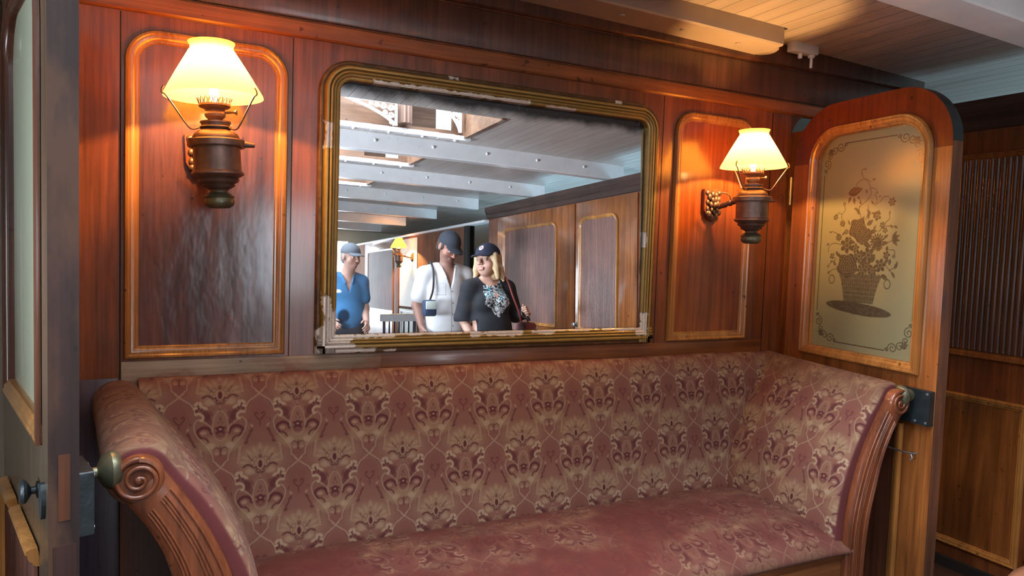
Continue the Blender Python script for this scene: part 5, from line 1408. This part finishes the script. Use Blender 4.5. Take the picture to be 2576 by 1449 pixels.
# --- man in a white shirt looking down
def man_white():
    org = np.array([2.24, -3.75, 0.0]); p = empty('person', org)
    tag(p, 'person in white short sleeved shirt and dark cap, looking down, in the mirror middle', 'person')
    hc = np.array([2.245, -3.70, 1.575]); R = rotm(math.radians(-14), math.radians(34), math.radians(3)); s = 1.13
    Fd = Field((1.84, -3.98, -.005), (2.66, -3.45, 1.74), .006)
    head_field(Fd, hc, R, s)
    Fd.cap((2.24, -3.76, 1.36), (2.245, -3.725, 1.50), .066, .058, .03)
    Fd.ell((2.24, -3.76, 1.22), (.18, .11, .19), k=.05); Fd.ell((2.24, -3.75, 1.00), (.165, .12, .18), k=.06); Fd.ell((2.24, -3.76, .86), (.165, .115, .12), k=.05)
    sL, eL, wL = (2.045, -3.765, 1.325), (1.985, -3.80, 1.055), (2.005, -3.71, .865)
    sR, eR, wR = (2.435, -3.765, 1.325), (2.505, -3.80, 1.055), (2.48, -3.66, .90)
    for sh, x in ((sL, 2.15), (sR, 2.33)): Fd.cap((x, -3.765, 1.355), sh, .062, .058, .04)
    for a, b_, c_ in ((sL, eL, wL), (sR, eR, wR)): Fd.cap(a, b_, .052, .043, .03); Fd.cap(b_, c_, .043, .028, .02)
    hand(Fd, wL, (.05, .25, -1), (.1, 1, .2), .55, 1.05, toward=(.9, -.1, .1)); hand(Fd, wR, (-.3, .6, -.5), (-.5, .5, .6), .7, 1.05, toward=(-.8, -.2, -.2))
    for x in (2.15, 2.33):
        Fd.cap((x, -3.76, .86), (x, -3.75, .48), .085, .058, .04); Fd.cap((x, -3.75, .48), (x, -3.77, .09), .056, .040, .02); Fd.cap((x, -3.79, .04), (x, -3.60, .035), .042, .038, .02)
    def cf(V):
        c = face_colour(V, hc, R, s, (.42, .20, .145), (.30, .11, .09), (.04, .03, .025), .001, beard=(.16, .10, .08)); c[V[:, 2] < .085] = (.03, .03, .03)
        m_ = V[:, 2] > hc[2]-.02; return c
    fieldmesh('body', Fd, M['skin'], p, cf, org)
    S_ = Field((1.84, -3.98, .74), (2.66, -3.45, 1.44), .006)
    S_.ell((2.24, -3.76, 1.22), (.205, .130, .205), k=.05); S_.ell((2.24, -3.75, 1.00), (.195, .145, .20), k=.06); S_.ell((2.24, -3.755, .84), (.200, .140, .15), k=.06)
    for sh, x, e_ in ((sL, 2.15, eL), (sR, 2.33, eR)):
        S_.cap((x, -3.765, 1.365), sh, .072, .074, .04); S_.cap(sh, tuple(np.array(sh)*.32+np.array(e_)*.68), .076, .074, .03)
    S_.cap((2.185, -3.70, 1.375), (2.215, -3.655, 1.31), .022, .014, .01); S_.cap((2.295, -3.70, 1.375), (2.27, -3.655, 1.31), .022, .014, .01)
    sl, (X, Y, Z) = S_._slice((2, -3.9, 1), (2.5, -3.6, 1.3), .4)
    v_ = np.maximum(np.abs(X-2.243)-.052*np.clip((Z-1.20)/.17, 0, 2), -(Y+3.74)); S_.F[sl] = np.maximum(S_.F[sl], -np.maximum(v_, 1.20-Z).astype(np.float32))
    hem = np.where((np.abs(X-2.24) < .23), .795+.03*np.sin((X-2.24)*9+1.2)-Z, -1); S_.F[sl] = np.maximum(S_.F[sl], hem.astype(np.float32))
    def cs(V):
        n_ = fbm(V[:, 0]*9+V[:, 2]*4, V[:, 2]*7, 4); c = np.array([.74, .73, .74])*(.82+.28*n_[:, None])
        m_ = (np.abs(V[:, 0]-2.245) < .0035) & (V[:, 1] > -3.75); c[m_] *= .35
        for z in (1.18, 1.08, .98, .88): c[(np.hypot(V[:, 0]-2.258, V[:, 2]-z) < .008) & (V[:, 1] > -3.75)] = (.35, .35, .38)
        pk = (V[:, 1] > -3.75) & (np.abs(np.maximum(np.abs(V[:, 0]-2.15)-.045, np.abs(V[:, 2]-1.20)-.05)) < .003); c[pk] *= .6
        return c
    fieldmesh('clothing', S_, M['cloth'], p, cs, org)['label'] = 'white short-sleeved shirt'
    T_ = Field((1.98, -3.98, .05), (2.50, -3.56, .92), .009)
    T_.ell((2.24, -3.76, .86), (.182, .128, .12), k=.05)
    for x in (2.15, 2.33): T_.cap((x, -3.76, .84), (x, -3.75, .48), .100, .080, .04); T_.cap((x, -3.75, .48), (x, -3.77, .10), .080, .068, .02)
    sl, (X, Y, Z) = T_._slice((2, -3.9, .1), (2.5, -3.6, .9), .4); T_.F[sl] = np.maximum(T_.F[sl], (Z-.875).astype(np.float32))
    fieldmesh('trousers', T_, M['cloth'], p, lambda V: np.tile(np.array([.022, .023, .03]), (len(V), 1)), org)
    H_ = Field(hc-.16, hc+.16, .006); g = lambda x, y, z: hc+R @ (np.array([x, y, z])*s)
    H_.ell(g(0, -.024, .026), np.array((.081, .090, .086))*s, R, .01); H_.ell(g(0, -.062, -.03), np.array((.066, .04, .05))*s, R, .02)
    for sx in (-1, 1): H_.cap(g(sx*.072, .006, .03), g(sx*.073, .012, -.002), .012, .009, .01)
    sl, (X, Y, Z) = H_._slice(hc, hc, .3); P = (np.stack([X, Y, Z], -1)-hc) @ R/s
    H_.F[sl] = np.maximum(H_.F[sl], (.9-np.sqrt((P[..., 0]/.070)**2+((P[..., 1]-.10)/.10)**2+((P[..., 2]+.02)/.10)**2)).astype(np.float32)*.07)
    fieldmesh('hair', H_, M['skin'], p, lambda V: strands(V, (.06, .045, .04), .8, hc), org)
    capmesh('cap', hc, R, s, (.030, .036, .050), p, org)['label'] = 'dark peaked cap'
    tube('shoulder_strap', [Vector(v)-Vector(org) for v in spline([(2.10, -3.86, 1.25), (2.095, -3.77, 1.437), (2.092, -3.67, 1.35), (2.075, -3.625, 1.20), (2.04, -3.63, 1.08)], 6)], .009, M['black'], p)
    return p
man_white()
cb = empty('camera_bag', (2.02, -3.55, .97)); tag(cb, 'small dark blue shoulder bag hanging at the elbow of the person in white', 'bag')
M['navy'] = flat('navy_nylon', (.03, .05, .10), .6)
bm = bmesh.new(); addbox(bm, -.06, .05, -.05, .05, .0, .14, .02); frombm('bag_body', bm, M['navy'], cb, sm=True)
bm = bmesh.new(); addbox(bm, -.055, .045, .05, .062, .06, .13, .006); frombm('front_pocket', bm, M['pale'], cb, sm=True)

# --- person in a blue shirt and grey cap at the left edge of the mirror
def man_blue():
    org = np.array([1.60, -4.85, 0.0]); p = empty('person', org)
    tag(p, 'person in blue polo shirt and grey peaked cap at the mirror left edge', 'person')
    hc = np.array([1.635, -4.80, 1.505]); R = rotm(math.radians(-24), math.radians(8), 0); s = 1.08
    Fd = Field((1.20, -5.10, -.005), (2.02, -4.40, 1.68), .0065)
    head_field(Fd, hc, R, s); Fd.cap((1.61, -4.85, 1.28), (1.63, -4.815, 1.43), .066, .056, .03)
    Fd.ell((1.60, -4.86, 1.13), (.18, .115, .20), k=.05); Fd.ell((1.60, -4.85, .93), (.17, .13, .17), k=.06); Fd.ell((1.60, -4.86, .82), (.165, .12, .12), k=.05)
    sL, eL, wL = (1.42, -4.86, 1.255), (1.35, -4.90, .99), (1.42, -4.74, .86)
    sR, eR, wR = (1.755, -4.86, 1.255), (1.79, -4.84, .985), (1.75, -4.62, .86)
    for sh, x in ((sL, 1.52), (sR, 1.69)): Fd.cap((x, -4.86, 1.28), sh, .062, .058, .04)
    for a, b_, c_ in ((sL, eL, wL), (sR, eR, wR)): Fd.cap(a, b_, .050, .042, .03); Fd.cap(b_, c_, .042, .028, .02)
    hand(Fd, wL, (.3, .9, -.2), (.6, 0, .8), .6, 1.02, toward=(.3, -.1, -1)); hand(Fd, wR, (-.1, .9, -.35), (-.6, 0, .8), .6, 1.02, toward=(-.3, -.1, -1))
    for x in (1.515, 1.685):
        Fd.cap((x, -4.86, .82), (x, -4.85, .46), .085, .058, .04); Fd.cap((x, -4.85, .46), (x, -4.87, .09), .056, .040, .02); Fd.cap((x, -4.89, .04), (x, -4.70, .035), .042, .038, .02)
    def cf(V):
        c = face_colour(V, hc, R, s, (.58, .33, .25), (.42, .16, .13), (.25, .2, .16), .003); c[V[:, 2] < .085] = (.04, .04, .05); return c
    fieldmesh('body', Fd, M['skin'], p, cf, org)
    S_ = Field((1.20, -5.10, .76), (2.02, -4.55, 1.40), .0065)
    S_.ell((1.60, -4.86, 1.13), (.200, .132, .215), k=.05); S_.ell((1.60, -4.85, .92), (.198, .155, .19), k=.06)
    for sh, x, e_ in ((sL, 1.52, eL), (sR, 1.69, eR)):
        S_.cap((x, -4.86, 1.285), sh, .070, .070, .04); S_.cap(sh, tuple(np.array(sh)*.4+np.array(e_)*.6), .072, .070, .03)
    for sx in (-1, 1): S_.cap((1.605+sx*.055, -4.80, 1.315), (1.605+sx*.030, -4.745, 1.25), .020, .013, .01)
    sl, (X, Y, Z) = S_._slice((1.4, -5, 1), (1.8, -4.7, 1.3), .4); v_ = np.maximum(np.abs(X-1.605)-.045*np.clip((Z-1.15)/.15, 0, 2), -(Y+4.84)); S_.F[sl] = np.maximum(S_.F[sl], -np.maximum(v_, 1.15-Z).astype(np.float32))
    S_.F[sl] = np.maximum(S_.F[sl], (.79-Z).astype(np.float32))
    def cs(V):
        n_ = fbm(V[:, 0]*8+V[:, 2]*4, V[:, 2]*7, 4); c = np.array([.045, .19, .40])*(.75+.5*n_[:, None])
        m_ = (np.hypot((V[:, 0]-1.50)/.030, (V[:, 2]-1.165)/.018) < 1) & (V[:, 1] > -4.85); c[m_] = (.7, .7, .7); return c
    fieldmesh('clothing', S_, M['cloth'], p, cs, org)['label'] = 'blue polo shirt'
    T_ = Field((1.36, -5.08, .05), (1.84, -4.66, .88), .009); T_.ell((1.60, -4.86, .82), (.182, .132, .12), k=.05)
    for x in (1.515, 1.685): T_.cap((x, -4.86, .80), (x, -4.85, .46), .100, .080, .04); T_.cap((x, -4.85, .46), (x, -4.87, .10), .080, .068, .02)
    fieldmesh('trousers', T_, M['cloth'], p, lambda V: np.tile(np.array([.05, .055, .07]), (len(V), 1)), org)
    H_ = Field(hc-.16, hc+.16, .0065); g = lambda x, y, z: hc+R @ (np.array([x, y, z])*s)
    H_.ell(g(0, -.024, .020), np.array((.080, .088, .080))*s, R, .01); H_.ell(g(0, -.062, -.03), np.array((.062, .035, .045))*s, R, .02)
    sl, (X, Y, Z) = H_._slice(hc, hc, .3); P = (np.stack([X, Y, Z], -1)-hc) @ R/s
    H_.F[sl] = np.maximum(H_.F[sl], (.9-np.sqrt((P[..., 0]/.070)**2+((P[..., 1]-.10)/.10)**2+((P[..., 2]+.02)/.10)**2)).astype(np.float32)*.07)
    fieldmesh('hair', H_, M['skin'], p, lambda V: strands(V, (.34, .31, .28), .6, hc), org)
    capmesh('cap', hc, R, s, (.13, .15, .18), p, org, flatcap=True)['label'] = 'grey peaked cap'
    return p
man_blue()

# slatted chair far behind with a folded pale cloth on it
ch = empty('slatted_chair', (2.72, -6.9, 0)); tag(ch, 'dark slatted chair far off in the mirror before the pale door', 'chair')
bm = bmesh.new()
for k in range(7): addbox(bm, -.21+.065*k, -.19+.065*k, .19, .205, .46, .80, .003)
frombm('back_slats', bm, M['black'], ch, sm=True)
box('seat', -.23, .23, -.22, .21, .42, .455, M['low_dark'], ch, .006); box('top_rail', -.23, .23, .185, .212, .79, .835, M['low_dark'], ch, .006)
for a in (-.205, .205):
    box('leg', a-.018, a+.018, -.21, -.175, 0, .43, M['low_dark'], ch, .004); box('leg', a-.018, a+.018, .178, .212, 0, .80, M['low_dark'], ch, .004)
u = np.linspace(-.25, .25, 70); v = np.linspace(-1, 1, 50); U, V = np.meshgrid(u, v, indexing='ij')
yy = .199+.036*np.sign(V)*np.minimum(1, (np.abs(V)*3)**.7)+.006*fbm(U*30, V*3, 3); zz = .846-.10*np.clip(np.abs(V)-.12, 0, 1)*1.0+.010*(fbm(U*22, V*4+3, 3)-.5)-.008*(np.abs(V) > .95)
fc = gridmesh('folded_cloth', U, yy, zz, M['white']); fc.location = (2.72, -6.9, 0)
tag(fc, 'pale cloth folded over the back of the dark slatted chair in the mirror', 'cloth')
